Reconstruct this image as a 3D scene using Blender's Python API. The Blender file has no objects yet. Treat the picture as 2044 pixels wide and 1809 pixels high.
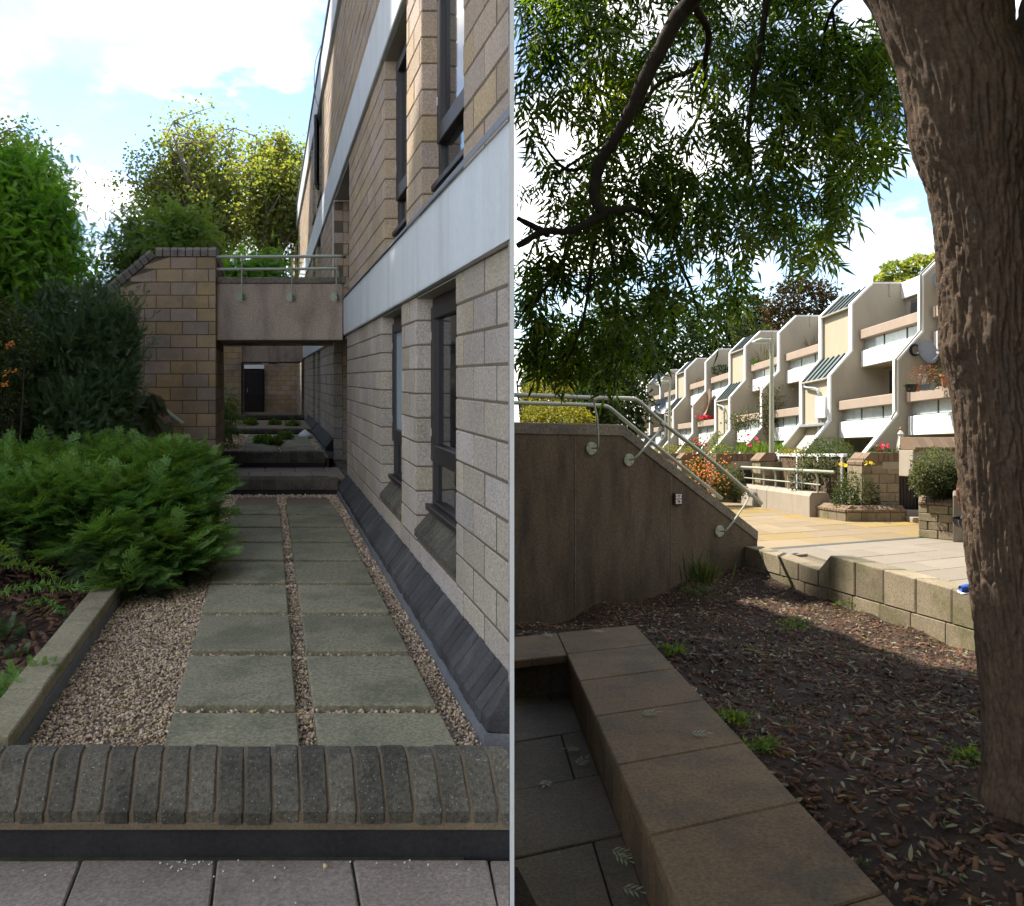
import bpy, math, random
import numpy as np
from mathutils import Vector, Matrix
random.seed(7); rng = np.random.default_rng(7)
S = bpy.context.scene; COL = S.collection
rad = math.radians

# ------------------------------------------------------------------ camera
F = 1600.0; W0, H0 = 2043.0, 1809.0; CX = 1021.5; HY = 755.0; EYE = 1.5
cam_d = bpy.data.cameras.new('camera'); cam = bpy.data.objects.new('camera', cam_d); COL.objects.link(cam)
cam.location = (0, 0, EYE); cam.rotation_euler = (rad(90), 0, 0)
cam_d.sensor_fit = 'HORIZONTAL'; cam_d.sensor_width = 36; cam_d.lens = 36 * F / W0
cam_d.shift_y = (HY - H0 / 2) / W0; cam_d.clip_end = 2000; cam_d.clip_start = .05
S.camera = cam

# ------------------------------------------------------------------ light
SUN_AZ, SUN_EL = -55.0, 53.0
world = bpy.data.worlds.new('World'); S.world = world; world.use_nodes = True
wn = world.node_tree; wl = wn.links
bg = wn.nodes['Background']
sky = wn.nodes.new('ShaderNodeTexSky'); sky.sky_type = 'NISHITA'; sky.sun_disc = False
sky.sun_elevation = rad(SUN_EL); sky.sun_rotation = rad(SUN_AZ); sky.air_density = .8; sky.dust_density = .15; sky.ozone_density = 1.5
CLX, CLY = 15.982, 6.518
tc = wn.nodes.new('ShaderNodeTexCoord'); sep = wn.nodes.new('ShaderNodeSeparateXYZ'); wl.new(tc.outputs['Generated'], sep.inputs[0])
def wmath(op, a, b=None):
    n = wn.nodes.new('ShaderNodeMath'); n.operation = op
    for i, v in enumerate((a, b)):
        if v is None: continue
        if isinstance(v, (int, float)): n.inputs[i].default_value = v
        else: wl.new(v, n.inputs[i])
    return n.outputs[0]
den = wmath('ADD', wmath('MAXIMUM', sep.outputs[2], 0.0), .30)
cmb = wn.nodes.new('ShaderNodeCombineXYZ')
wl.new(wmath('DIVIDE', sep.outputs[0], den), cmb.inputs[0]); wl.new(wmath('DIVIDE', sep.outputs[1], den), cmb.inputs[1])
cn = wn.nodes.new('ShaderNodeTexNoise'); cn.inputs['Scale'].default_value = 1.15; cn.inputs['Detail'].default_value = 9; cn.inputs['Roughness'].default_value = .56
cmap = wn.nodes.new('ShaderNodeMapping'); cmap.inputs['Location'].default_value = (CLX, CLY, 0)
wl.new(cmb.outputs[0], cmap.inputs[0]); wl.new(cmap.outputs[0], cn.inputs['Vector'])
cr = wn.nodes.new('ShaderNodeValToRGB'); cr.color_ramp.elements[0].position = .47; cr.color_ramp.elements[1].position = .59
wl.new(cn.outputs['Fac'], cr.inputs[0])
cn2 = wn.nodes.new('ShaderNodeTexNoise'); cn2.inputs['Scale'].default_value = 2.6; cn2.inputs['Detail'].default_value = 6; wl.new(cmap.outputs[0], cn2.inputs['Vector'])
cc = wn.nodes.new('ShaderNodeMixRGB'); cc.inputs[1].default_value = (3.4, 3.5, 3.8, 1); cc.inputs[2].default_value = (18.5, 17.6, 16.1, 1); cr2 = wn.nodes.new('ShaderNodeMapRange'); cr2.inputs[1].default_value = .36; cr2.inputs[2].default_value = .72; wl.new(cn2.outputs['Fac'], cr2.inputs[0]); wl.new(cr2.outputs[0], cc.inputs[0])
mx = wn.nodes.new('ShaderNodeMixRGB'); wl.new(cr.outputs[0], mx.inputs[0]); wl.new(sky.outputs[0], mx.inputs[1]); wl.new(cc.outputs[0], mx.inputs[2])
wl.new(mx.outputs[0], bg.inputs[0]); bg.inputs[1].default_value = .058
sl = bpy.data.lights.new('sun', 'SUN'); sl.energy = 2.0; sl.angle = rad(.5); sl.color = (1, .94, .84)
sun = bpy.data.objects.new('sun', sl); COL.objects.link(sun); sun.location = (-40, 20, 60)
_az, _el = rad(SUN_AZ), rad(SUN_EL)
LIGHT = Vector((-math.sin(_az) * math.cos(_el), -math.cos(_az) * math.cos(_el), -math.sin(_el)))
sun.rotation_euler = LIGHT.to_track_quat('-Z', 'Y').to_euler()
S.view_settings.view_transform = 'Standard'; S.view_settings.look = 'None'; S.view_settings.gamma = 1
S.view_settings.exposure = 2.52; S.view_settings.use_curve_mapping = False
S.render.engine = 'CYCLES'; S.cycles.max_bounces = 7; S.cycles.diffuse_bounces = 4; S.cycles.glossy_bounces = 3
S.cycles.transmission_bounces = 4; S.cycles.transparent_max_bounces = 6; S.cycles.caustics_reflective = False; S.cycles.caustics_refractive = False
S.cycles.use_denoising = True

# ------------------------------------------------------------------ materials
def mat(name, c1, c2=None, scale=3.0, fine=70.0, fine_amt=.35, rough=.88, bump=.25, bscale=90.0, rnd=.12, spec=.25, stain=None, sscale=1.3, slo=.5, shi=.68, samt=.6,
        stretch=None, hue=0.0, metal=0.0, speck=None, speck_amt=.0):
    m = bpy.data.materials.new(name); m.use_nodes = True; nt = m.node_tree; N = nt.nodes.new; L = nt.links.new
    b = nt.nodes['Principled BSDF']
    geo = N('ShaderNodeNewGeometry'); oi = N('ShaderNodeObjectInfo')
    ad = N('ShaderNodeMath'); ad.operation = 'ADD'; L(geo.outputs['Random Per Island'], ad.inputs[0]); L(oi.outputs['Random'], ad.inputs[1])
    fr = N('ShaderNodeMath'); fr.operation = 'FRACT'; L(ad.outputs[0], fr.inputs[0])
    off = N('ShaderNodeVectorMath'); off.operation = 'MULTIPLY_ADD'; off.inputs[1].default_value = (31, 17, 23)
    L(fr.outputs[0], off.inputs[0]); L(geo.outputs['Position'], off.inputs[2])
    vec = off.outputs[0] if rnd > 0 else geo.outputs['Position']
    if stretch:
        sm = N('ShaderNodeVectorMath'); sm.operation = 'MULTIPLY'; sm.inputs[1].default_value = stretch; L(vec, sm.inputs[0]); svec = sm.outputs[0]
    else: svec = vec
    def noise(sc, det=5.0, v=vec, ro=.6):
        n = N('ShaderNodeTexNoise'); n.inputs['Scale'].default_value = sc; n.inputs['Detail'].default_value = det; n.inputs['Roughness'].default_value = ro
        L(v, n.inputs['Vector']); return n.outputs['Fac']
    def ramp(o, lo, hi):
        r = N('ShaderNodeMapRange'); r.inputs[1].default_value = lo; r.inputs[2].default_value = hi; L(o, r.inputs[0]); return r.outputs[0]
    def mix(f, a, c, mode='MIX'):
        x = N('ShaderNodeMixRGB'); x.blend_type = mode
        for i, v in enumerate((f, a, c)):
            if isinstance(v, (int, float)): x.inputs[i].default_value = v
            elif isinstance(v, (tuple, list)): x.inputs[i].default_value = (*v[:3], 1)
            else: L(v, x.inputs[i])
        return x.outputs[0]
    col = mix(ramp(noise(scale, v=svec), .32, .68), c1, c2 or c1)
    if stain: 
        f = ramp(noise(sscale, 6.0, v=(svec if stretch else geo.outputs['Position'])), slo, shi)
        k = N('ShaderNodeMath'); k.operation = 'MULTIPLY'; k.inputs[1].default_value = samt; L(f, k.inputs[0]); col = mix(k.outputs[0], col, stain)
    if fine_amt:
        fv = N('ShaderNodeMapRange'); fv.inputs[1].default_value = .25; fv.inputs[2].default_value = .75; fv.inputs[3].default_value = 1 - fine_amt; fv.inputs[4].default_value = 1 + fine_amt
        L(noise(fine, 3.0, ro=.7), fv.inputs[0])
        v = N('ShaderNodeVectorMath'); v.operation = 'SCALE'; L(col, v.inputs[0]); L(fv.outputs[0], v.inputs['Scale']); col = v.outputs[0]
    if speck:
        col = mix(ramp(noise(fine * 1.7, 1.0), .68 - speck_amt, .76 - speck_amt), col, speck)
    if rnd > 0:
        h = N('ShaderNodeHueSaturation'); L(col, h.inputs['Color'])
        rv = N('ShaderNodeMapRange'); rv.inputs[3].default_value = 1 - rnd; rv.inputs[4].default_value = 1 + rnd; L(fr.outputs[0], rv.inputs[0]); L(rv.outputs[0], h.inputs['Value'])
        if hue:
            w2 = N('ShaderNodeMath'); w2.operation = 'MULTIPLY'; w2.inputs[1].default_value = 7.31; L(fr.outputs[0], w2.inputs[0])
            w3 = N('ShaderNodeMath'); w3.operation = 'FRACT'; L(w2.outputs[0], w3.inputs[0])
            rh = N('ShaderNodeMapRange'); rh.inputs[3].default_value = .5 - hue; rh.inputs[4].default_value = .5 + hue; L(w3.outputs[0], rh.inputs[0]); L(rh.outputs[0], h.inputs['Hue'])
            rs = N('ShaderNodeMapRange'); rs.inputs[3].default_value = .75; rs.inputs[4].default_value = 1.2; L(w3.outputs[0], rs.inputs[0]); L(rs.outputs[0], h.inputs['Saturation'])
        col = h.outputs[0]
    L(col, b.inputs['Base Color'])
    b.inputs['Roughness'].default_value = rough; b.inputs['Specular IOR Level'].default_value = spec; b.inputs['Metallic'].default_value = metal
    if bump:
        bp = N('ShaderNodeBump'); bp.inputs['Strength'].default_value = bump; bp.inputs['Distance'].default_value = .012
        L(noise(bscale, 5.0, ro=.72), bp.inputs['Height']); L(bp.outputs[0], b.inputs['Normal'])
    return m

def leaf_mat(name, c1, c2, trans=.35, rough=.5, spec=.3, tcol=None, c3=None, c3amt=.1):
    m = bpy.data.materials.new(name); m.use_nodes = True; nt = m.node_tree; N = nt.nodes.new; L = nt.links.new
    b = nt.nodes['Principled BSDF']; out = nt.nodes['Material Output']
    geo = N('ShaderNodeNewGeometry'); oi = N('ShaderNodeObjectInfo')
    ad = N('ShaderNodeMath'); ad.operation = 'ADD'; L(geo.outputs['Random Per Island'], ad.inputs[0]); L(oi.outputs['Random'], ad.inputs[1])
    fr = N('ShaderNodeMath'); fr.operation = 'FRACT'; L(ad.outputs[0], fr.inputs[0])
    nz = N('ShaderNodeTexNoise'); nz.inputs['Scale'].default_value = 1.1; nz.inputs['Detail'].default_value = 2; L(geo.outputs['Position'], nz.inputs['Vector'])
    a2 = N('ShaderNodeMath'); a2.operation = 'MULTIPLY_ADD'; a2.inputs[1].default_value = .6; L(fr.outputs[0], a2.inputs[0])
    nr = N('ShaderNodeMapRange'); nr.inputs[1].default_value = .3; nr.inputs[2].default_value = .7; nr.inputs[3].default_value = -.1; nr.inputs[4].default_value = .5; L(nz.outputs['Fac'], nr.inputs[0]); L(nr.outputs[0], a2.inputs[2])
    r = N('ShaderNodeValToRGB'); e = r.color_ramp.elements
    e[0].color = (*c1, 1); e[0].position = .1; e[1].color = (*c2, 1); e[1].position = .9 - (c3amt if c3 else 0)
    if c3:
        x = r.color_ramp.elements.new(1.0); x.color = (*c3, 1)
    L(a2.outputs[0], r.inputs[0]); L(r.outputs[0], b.inputs['Base Color'])
    b.inputs['Roughness'].default_value = rough; b.inputs['Specular IOR Level'].default_value = spec
    if trans:
        t = N('ShaderNodeBsdfTranslucent'); g = N('ShaderNodeMixRGB'); g.blend_type = 'MULTIPLY'; g.inputs[0].default_value = 1; g.inputs[2].default_value = (*(tcol or (1.9, 1.9, .7)), 1)
        L(r.outputs[0], g.inputs[1]); L(g.outputs[0], t.inputs[0])
        ms = N('ShaderNodeMixShader'); ms.inputs[0].default_value = trans; L(b.outputs[0], ms.inputs[1]); L(t.outputs[0], ms.inputs[2]); L(ms.outputs[0], out.inputs[0])
    return m

M = {}
M['block'] = mat('buff concrete block', (.50, .375, .265), (.42, .32, .235), 2.2, 95, .42, .92, .5, 190, .085, stain=(.27, .235, .205), sscale=.55, slo=.48, shi=.7, samt=.45, hue=.012)
M['block_grey'] = mat('grey beige concrete block', (.45, .385, .32), (.38, .33, .275), 2.2, 95, .5, .92, .55, 190, .10, stain=(.33, .255, .18), sscale=.9, slo=.5, shi=.72, samt=.6, hue=.012)
M['block_weathered'] = mat('weathered brown block', (.52, .365, .225), (.40, .30, .20), 2.6, 110, .30, .92, .5, 150, .085, stain=(.13, .115, .10), sscale=1.1, slo=.46, shi=.66, samt=.62, hue=.01)
M['mortar'] = mat('mortar', (.17, .135, .095), (.13, .10, .075), 6, 120, .3, .95, .3, 150, 0)
M['mortar_orange'] = mat('sandy mortar', (.20, .15, .095), (.15, .115, .075), 6, 120, .3, .95, .3, 150, 0)
M['white_render'] = mat('pale grey painted band', (.66, .69, .72), (.60, .63, .66), 1.2, 25, .05, .6, .05, 60, 0, stain=(.40, .40, .375), sscale=1.3, slo=.52, shi=.76, samt=.5, stretch=(3, 3, .35))
M['lead'] = mat('lead flashing', (.20, .21, .24), None, 4, 40, .2, .55, .2, 30, 0)
M['soffit'] = mat('soffit board', (.42, .40, .36), (.36, .34, .31), 3, 30, .1, .8, .1, 60, 0)
M['darkwood'] = mat('dark stained timber', (.020, .017, .020), (.030, .024, .024), 4, 60, .3, .45, .2, 60, .1, spec=.4, stretch=(9, 9, .8))
M['bluebrick'] = mat('dark engineering brick', (.07, .067, .065), (.042, .041, .041), 6, 90, .35, .8, .5, 110, .30, stain=(.11, .112, .118), sscale=5, slo=.5, shi=.7, samt=.5)
M['kerbbrick'] = mat('grey kerb brick', (.122, .107, .078), (.08, .072, .054), 5, 80, .6, .86, .5, 130, .22, stain=(.055, .05, .038), sscale=5.5, slo=.5, shi=.6, samt=.75, speck=(.3, .3, .27), speck_amt=.0)
M['blackrender'] = mat('black bitumen base', (.022, .020, .021), (.032, .03, .03), 5, 60, .3, .8, .3, 60, 0)
M['greyrender'] = mat('grey cement base', (.19, .195, .20), (.15, .155, .16), 3, 60, .2, .9, .2, 80, 0)
M['slab'] = mat('mossy stepping slab', (.265, .24, .155), (.205, .19, .125), 2.4, 75, .5, .88, .35, 160, .09, stain=(.12, .125, .075), sscale=3.0, slo=.47, shi=.64, samt=.7)
M['slab_edge'] = M['slab']
M['paving'] = mat('pinkish paving slab', (.30, .245, .20), (.25, .20, .162), 2.0, 75, .42, .85, .3, 150, .08, stain=(.15, .135, .10), sscale=2.6, slo=.48, shi=.66, samt=.6)
M['pebble'] = mat('flint gravel', (.64, .51, .36), (.44, .31, .195), 20, 90, .2, .7, 0, 60, .5, hue=.025)
M['gravelbed'] = mat('gravel bed', (.26, .20, .145), (.15, .115, .08), 60, 120, .4, .95, .6, 90, 0)
M['beam'] = mat('pinkish exposed concrete', (.44, .345, .275), (.37, .29, .235), 2.0, 60, .4, .92, .4, 120, 0, stain=(.17, .14, .12), sscale=2.0, slo=.48, shi=.7, samt=.6, stretch=(2.2, 2.2, .7), speck=(.16, .12, .10), speck_amt=-.02)
M['cap'] = mat('lichened concrete cap', (.22, .19, .15), (.16, .14, .11), 4, 40, .5, .92, .5, 100, 0, stain=(.10, .092, .08), sscale=3, slo=.48, shi=.66, samt=.6)
M['coping'] = mat('weathered sandy coping brick', (.26, .22, .185), (.19, .165, .14), 5, 90, .4, .9, .4, 120, .12, stain=(.11, .10, .09), sscale=5, slo=.5, shi=.66, samt=.6)
M['rail'] = mat('grey green painted steel', (.36, .38, .29), (.33, .35, .27), 4, 40, .08, .38, .05, 60, 0, spec=.5)
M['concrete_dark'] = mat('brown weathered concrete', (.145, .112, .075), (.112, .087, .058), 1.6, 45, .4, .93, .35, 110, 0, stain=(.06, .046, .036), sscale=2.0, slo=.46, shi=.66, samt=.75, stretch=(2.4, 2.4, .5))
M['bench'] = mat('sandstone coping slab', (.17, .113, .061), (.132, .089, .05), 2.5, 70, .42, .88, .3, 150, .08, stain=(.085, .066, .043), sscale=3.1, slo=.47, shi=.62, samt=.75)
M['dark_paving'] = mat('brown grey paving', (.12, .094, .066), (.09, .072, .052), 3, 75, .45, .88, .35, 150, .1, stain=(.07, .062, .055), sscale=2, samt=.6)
M['wallblock'] = mat('planter wall block', (.26, .21, .14), (.19, .155, .105), 3, 60, .45, .92, .4, 130, .2, stain=(.13, .125, .055), sscale=2.6, slo=.47, shi=.64, samt=.75)
M['yellow_paving'] = mat('yellow paving slab', (.235, .168, .075), (.20, .143, .064), 1.2, 120, .14, .85, .15, 120, .11, stain=(.22, .165, .08), sscale=.7, samt=.5, hue=.006)
M['grey_paving'] = mat('pale path slab', (.215, .183, .138), (.185, .158, .12), 1.6, 120, .16, .88, .2, 120, .08, stain=(.18, .15, .105), sscale=1.0, samt=.5)
M['trough'] = mat('pale cast concrete', (.33, .285, .225), (.285, .245, .195), 2.5, 90, .2, .9, .3, 100, 0, stain=(.27, .22, .17), sscale=2, samt=.4, stretch=(2, 2, .6))
M['fin'] = mat('cream rendered party wall', (.42, .38, .295), (.39, .35, .27), 1.0, 40, .04, .9, .06, 60, 0, stain=(.27, .245, .195), sscale=.9, slo=.5, shi=.74, samt=.6, stretch=(1.6, 1.6, .5))
M['white'] = mat('white painted panel', (.84, .85, .84), (.80, .81, .80), 2, 30, .03, .6, .03, 60, 0)
M['white_panel'] = mat('streaked white panel', (.78, .78, .76), (.72, .72, .70), 2, 30, .04, .7, .05, 60, 0, stain=(.50, .48, .43), sscale=1.2, slo=.55, shi=.78, samt=.55, stretch=(2.5, 2.5, .35))
M['mossy_stone'] = mat('mossy yellow grey stone', (.30, .26, .165), (.235, .205, .13), 3, 75, .4, .9, .35, 140, .1, stain=(.13, .125, .06), sscale=3.2, slo=.48, shi=.66, samt=.6)
M['twigleaf'] = leaf_mat('pale fallen leaf', (.19, .20, .12), (.28, .29, .19), .1, .7, .2)
M['yellow_render'] = mat('pale yellow render', (.42, .385, .28), (.385, .35, .255), 1.4, 30, .04, .85, .05, 50, 0, stain=(.42, .37, .25), sscale=1.4, samt=.4, stretch=(2, 2, .5))
M['planter'] = mat('pink concrete planter', (.38, .30, .235), (.335, .265, .205), 1.8, 70, .12, .9, .2, 90, 0, stain=(.35, .27, .21), sscale=2, samt=.35, stretch=(2, 2, .7))
M['glassy'] = mat('glazing with sky reflection in its colour', (.46, .50, .49), (.33, .38, .38), 5, 30, .1, .12, 0, 30, .12, spec=.6)  # pale colour stands in for reflected sky and the curtains behind
M['pane'] = mat('dark window glass', (.018, .022, .026), (.012, .014, .018), 2, 10, 0, .06, 0, 30, .0, spec=.75)
M['curtain'] = mat('net curtain', (.30, .36, .40), (.22, .27, .31), 3, 20, .1, .9, .1, 20, 0, stretch=(14, 14, .5))
M['ribroof'] = mat('grey green ribbed glazing', (.20, .25, .23), (.16, .20, .19), 2, 30, .1, .3, .05, 40, .08, spec=.6)
M['ribbar'] = mat('dark roof bar', (.06, .075, .075), None, 3, 30, .1, .5, 0, 40, 0)
M['metal'] = mat('galvanised steel', (.42, .44, .45), (.36, .38, .39), 4, 30, .1, .42, .05, 50, 0, spec=.6, metal=.4)
M['black'] = mat('black plastic', (.012, .012, .013), None, 4, 30, .1, .35, .05, 50, 0, spec=.5)
M['terracotta'] = mat('terracotta', (.42, .16, .08), (.36, .13, .07), 8, 40, .1, .8, .1, 60, .1)
M['blue'] = mat('blue plastic', (.04, .10, .45), None, 4, 30, .1, .4, 0, 50, 0)
M['dishgrey'] = mat('grey dish', (.16, .18, .21), (.13, .15, .18), 4, 30, .1, .4, 0, 50, 0, spec=.5)
M['dishrust'] = mat('rusty dish', (.36, .28, .21), (.27, .18, .12), 6, 40, .2, .6, .1, 50, 0)
M['bark'] = mat('ridged bark', (.125, .085, .056), (.072, .049, .034), 10, 60, .35, .95, .7, 70, 0, stretch=(2.2, 2.2, .7), stain=(.09, .07, .055), sscale=5, samt=.4)
M['limb'] = mat('dark branch bark', (.055, .043, .033), (.035, .028, .022), 12, 60, .3, .95, .4, 70, 0)
M['palebark'] = mat('pale plane bark', (.26, .23, .17), (.16, .14, .10), 5, 30, .2, .9, .2, 40, 0)
M['soil'] = mat('dark bark mulch soil', (.042, .025, .015), (.022, .014, .009), 20, 90, .4, .97, .8, 60, 0)
M['chip'] = mat('bark chip', (.125, .064, .038), (.052, .028, .018), 30, 60, .2, .9, .2, 60, .55, hue=.015)
M['dryleaf'] = leaf_mat('fallen willowy leaf', (.14, .14, .085), (.25, .24, .15), .15, .7, .2)
M['ground'] = mat('rough garden soil', (.055, .055, .03), (.04, .045, .022), 2, 20, .4, .97, .3, 20, 0)
M['whitebit'] = mat('white debris', (.75, .75, .73), None, 8, 40, .1, .7, 0, 60, .1)
M['brick'] = mat('brown brick', (.20, .14, .09), (.15, .105, .07), 3, 60, .2, .92, .3, 80, .15)
M['plaque'] = mat('dark red plaque frame', (.05, .018, .014), None, 8, 40, .1, .5, 0, 60, 0)
M['enamel'] = mat('white enamel', (.74, .72, .66), None, 8, 40, .05, .3, 0, 60, 0, spec=.5)
M['ink'] = mat('black lettering', (.012, .012, .012), None, 8, 40, 0, .5, 0, 60, 0)
M['canvas'] = mat('cream parasol cloth', (.62, .59, .52), (.56, .53, .46), 3, 30, .1, .9, .1, 40, 0)

# ------------------------------------------------------------------ mesh helpers
class MB:
    def __init__(s): s.v = []; s.f = []; s.m = []
    def add(s, vs, fs, mi=0):
        o = len(s.v); s.v += [tuple(map(float, p)) for p in vs]
        for f in fs: s.f.append(tuple(i + o for i in f)); s.m.append(mi)
    def quad(s, a, b, c, d, mi=0): s.add([a, b, c, d], [(0, 1, 2, 3)], mi)
    def build(s, name, mats, parent=None, smooth=False):
        me = bpy.data.meshes.new(name); me.from_pydata(s.v, [], s.f); me.update()
        if not isinstance(mats, (list, tuple)): mats = [mats]
        for m in mats: me.materials.append(m)
        if len(mats) > 1: me.polygons.foreach_set('material_index', s.m)
        if smooth: me.polygons.foreach_set('use_smooth', [True] * len(me.polygons))
        return link(name, me, parent)
def link(name, me, parent=None):
    o = bpy.data.objects.new(name, me); COL.objects.link(o)
    if parent is not None:
        o.parent = parent; o.matrix_parent_inverse = parent.matrix_world.inverted() if parent.type != 'EMPTY' else Matrix.Translation(-parent.location)
    return o
def tag(o, label=None, cat=None, group=None, kind=None):
    if label: o['label'] = label
    if cat: o['category'] = cat
    if group: o['group'] = group
    if kind: o['kind'] = kind
    return o
def thing(name, loc, label, cat, group=None):
    o = bpy.data.objects.new(name, None); COL.objects.link(o); o.location = loc; o.empty_display_size = .1
    return tag(o, label, cat, group)
def npmesh(name, V, T, m, parent=None, smooth=False, quads=False):
    V = np.asarray(V, np.float32); T = np.asarray(T, np.int32); k = T.shape[1]
    me = bpy.data.meshes.new(name); me.vertices.add(len(V)); me.vertices.foreach_set('co', V.ravel())
    me.loops.add(T.size); me.loops.foreach_set('vertex_index', T.ravel())
    me.polygons.add(len(T)); me.polygons.foreach_set('loop_start', np.arange(0, T.size, k, dtype=np.int32))
    if smooth: me.polygons.foreach_set('use_smooth', np.ones(len(T), bool))
    me.update(calc_edges=True); me.validate()
    if m is not None: me.materials.append(m)
    return link(name, me, parent)
def instance(tv, tf, A, T):
    """template verts (k,3), faces (f,3); A (n,3,3) columns are the axes; T (n,3)"""
    n = len(T); k = len(tv)
    V = np.einsum('nij,kj->nki', A, np.asarray(tv)) + T[:, None, :]
    Fc = (np.asarray(tf)[None] + (np.arange(n) * k)[:, None, None])
    return V.reshape(-1, 3), Fc.reshape(-1, Fc.shape[-1])
def rot_rand(n, tilt=None):
    q = rng.normal(size=(n, 4)); q /= np.linalg.norm(q, axis=1)[:, None]; w, x, y, z = q.T
    return np.stack([np.stack([1 - 2 * (y * y + z * z), 2 * (x * y - z * w), 2 * (x * z + y * w)], -1), np.stack([2 * (x * y + z * w), 1 - 2 * (x * x + z * z), 2 * (y * z - x * w)], -1), np.stack([2 * (x * z - y * w), 2 * (y * z + x * w), 1 - 2 * (x * x + y * y)], -1)], 1)
def frames(d, up=None, roll=None):
    """axes with column 0 along d; column 2 near up"""
    d = d / np.linalg.norm(d, axis=1)[:, None]
    if up is None: up = np.tile(np.array([0, 0, 1.0]), (len(d), 1))
    s = np.cross(up, d); ln = np.linalg.norm(s, axis=1); s[ln < 1e-4] = (1, 0, 0); s /= np.linalg.norm(s, axis=1)[:, None]
    u = np.cross(d, s)
    if roll is not None:
        c, si = np.cos(roll)[:, None], np.sin(roll)[:, None]; s, u = s * c + u * si, u * c - s * si
    return np.stack([d, s, u], -1)
IDN = lambda x, y, z: (x, y, z)
def cbox(mb, fn, lo, hi, c=.006, mi=0, jit=0.0):
    """box with chamfered edges, its 24 corners put through fn"""
    lo = list(lo); hi = list(hi)
    if jit:
        for i in range(3):
            lo[i] += random.uniform(-jit, jit); hi[i] += random.uniform(-jit, jit)
    cs = [min(c, abs(hi[i] - lo[i]) * .3) for i in range(3)]
    idx = {}; vs = []
    for sx in (0, 1):
        for sy in (0, 1):
            for sz in (0, 1):
                s3 = (sx, sy, sz)
                for ax in range(3):
                    p = [0, 0, 0]
                    for k in range(3):
                        b = hi[k] if s3[k] else lo[k]
                        p[k] = b if k == ax else b + (-cs[k] if s3[k] else cs[k])
                    idx[(sx, sy, sz, ax)] = len(vs); vs.append(fn(*p))
    fs = []
    for ax in range(3):
        a, b = [k for k in range(3) if k != ax]
        for s in (0, 1):
            q = []
            for (i, j) in ((0, 0), (1, 0), (1, 1), (0, 1)):
                s3 = [0, 0, 0]; s3[ax] = s; s3[a] = i; s3[b] = j; q.append(idx[(*s3, ax)])
            if (s == 0) ^ (ax == 1): q.reverse()
            fs.append(tuple(q))
        for i in (0, 1):
            for j in (0, 1):
                e0 = [0, 0, 0]; e0[a] = i; e0[b] = j; e1 = list(e0); e1[ax] = 1
                q = (idx[(*e0, a)], idx[(*e1, a)], idx[(*e1, b)], idx[(*e0, b)])
                if not ((i ^ j) ^ (ax == 1)): q = q[::-1]
                fs.append(q)
    for sx in (0, 1):
        for sy in (0, 1):
            for sz in (0, 1):
                t = (idx[(sx, sy, sz, 0)], idx[(sx, sy, sz, 1)], idx[(sx, sy, sz, 2)])
                if not ((sx + sy + sz) % 2): t = t[::-1]
                fs.append(t)
    mb.add(vs, fs, mi)
def box(mb, fn, lo, hi, mi=0):
    x0, y0, z0 = lo; x1, y1, z1 = hi
    vs = [fn(*p) for p in ((x0, y0, z0), (x1, y0, z0), (x1, y1, z0), (x0, y1, z0), (x0, y0, z1), (x1, y0, z1), (x1, y1, z1), (x0, y1, z1))]
    mb.add(vs, [(0, 3, 2, 1), (4, 5, 6, 7), (0, 1, 5, 4), (1, 2, 6, 5), (2, 3, 7, 6), (3, 0, 4, 7)], mi)
def prism(mb, fn, prof, a, b, axis, mi=0):
    """closed profile (pairs) run from a to b along an axis index; the pair fills the other two axes in order"""
    n = len(prof); vs = []
    for t in (a, b):
        for p in prof:
            q = list(p); q.insert(axis, t); vs.append(fn(*q))
    fs = [(i, (i + 1) % n, (i + 1) % n + n, i + n) for i in range(n)] + [tuple(range(n))[::-1], tuple(range(n, 2 * n))]
    mb.add(vs, fs, mi)
def tube(mb, pts, r, seg=8, mi=0, caps=True):
    pts = [Vector(p) for p in pts]; n = len(pts); rs = r if isinstance(r, (list, tuple)) else [r] * n
    up = Vector((0, 0, 1)); vs = []; pu = None
    for i, p in enumerate(pts):
        d = (pts[min(i + 1, n - 1)] - pts[max(i - 1, 0)]).normalized()
        if pu is None:
            pu = up if abs(d.z) < .9 else Vector((1, 0, 0))
        s = d.cross(pu).normalized(); u = s.cross(d).normalized(); pu = u
        for k in range(seg):
            a = 2 * math.pi * k / seg; vs.append(p + (s * math.cos(a) + u * math.sin(a)) * rs[i])
    fs = [(i * seg + k, i * seg + (k + 1) % seg, (i + 1) * seg + (k + 1) % seg, (i + 1) * seg + k) for i in range(n - 1) for k in range(seg)]
    if caps: fs += [tuple(range(seg))[::-1], tuple(range((n - 1) * seg, n * seg))]
    mb.add(vs, fs, mi)
def smooth_pts(pts, k=6):
    """Catmull-Rom through the points"""
    P = [Vector(p) for p in pts]; P = [P[0] * 2 - P[1]] + P + [P[-1] * 2 - P[-2]]; out = []
    for i in range(1, len(P) - 2):
        for j in range(k):
            t = j / k; a, b, c, d = P[i - 1:i + 3]
            out.append(.5 * ((2 * b) + (c - a) * t + (2 * a - 5 * b + 4 * c - d) * t * t + (3 * b - a - 3 * c + d) * t ** 3))
    out.append(P[-2]); return out
def disc(mb, c, n, r, t, seg=18, mi=0):
    c = Vector(c); n = Vector(n).normalized(); tube(mb, [c - n * t / 2, c + n * t / 2], r, seg, mi)
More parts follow.
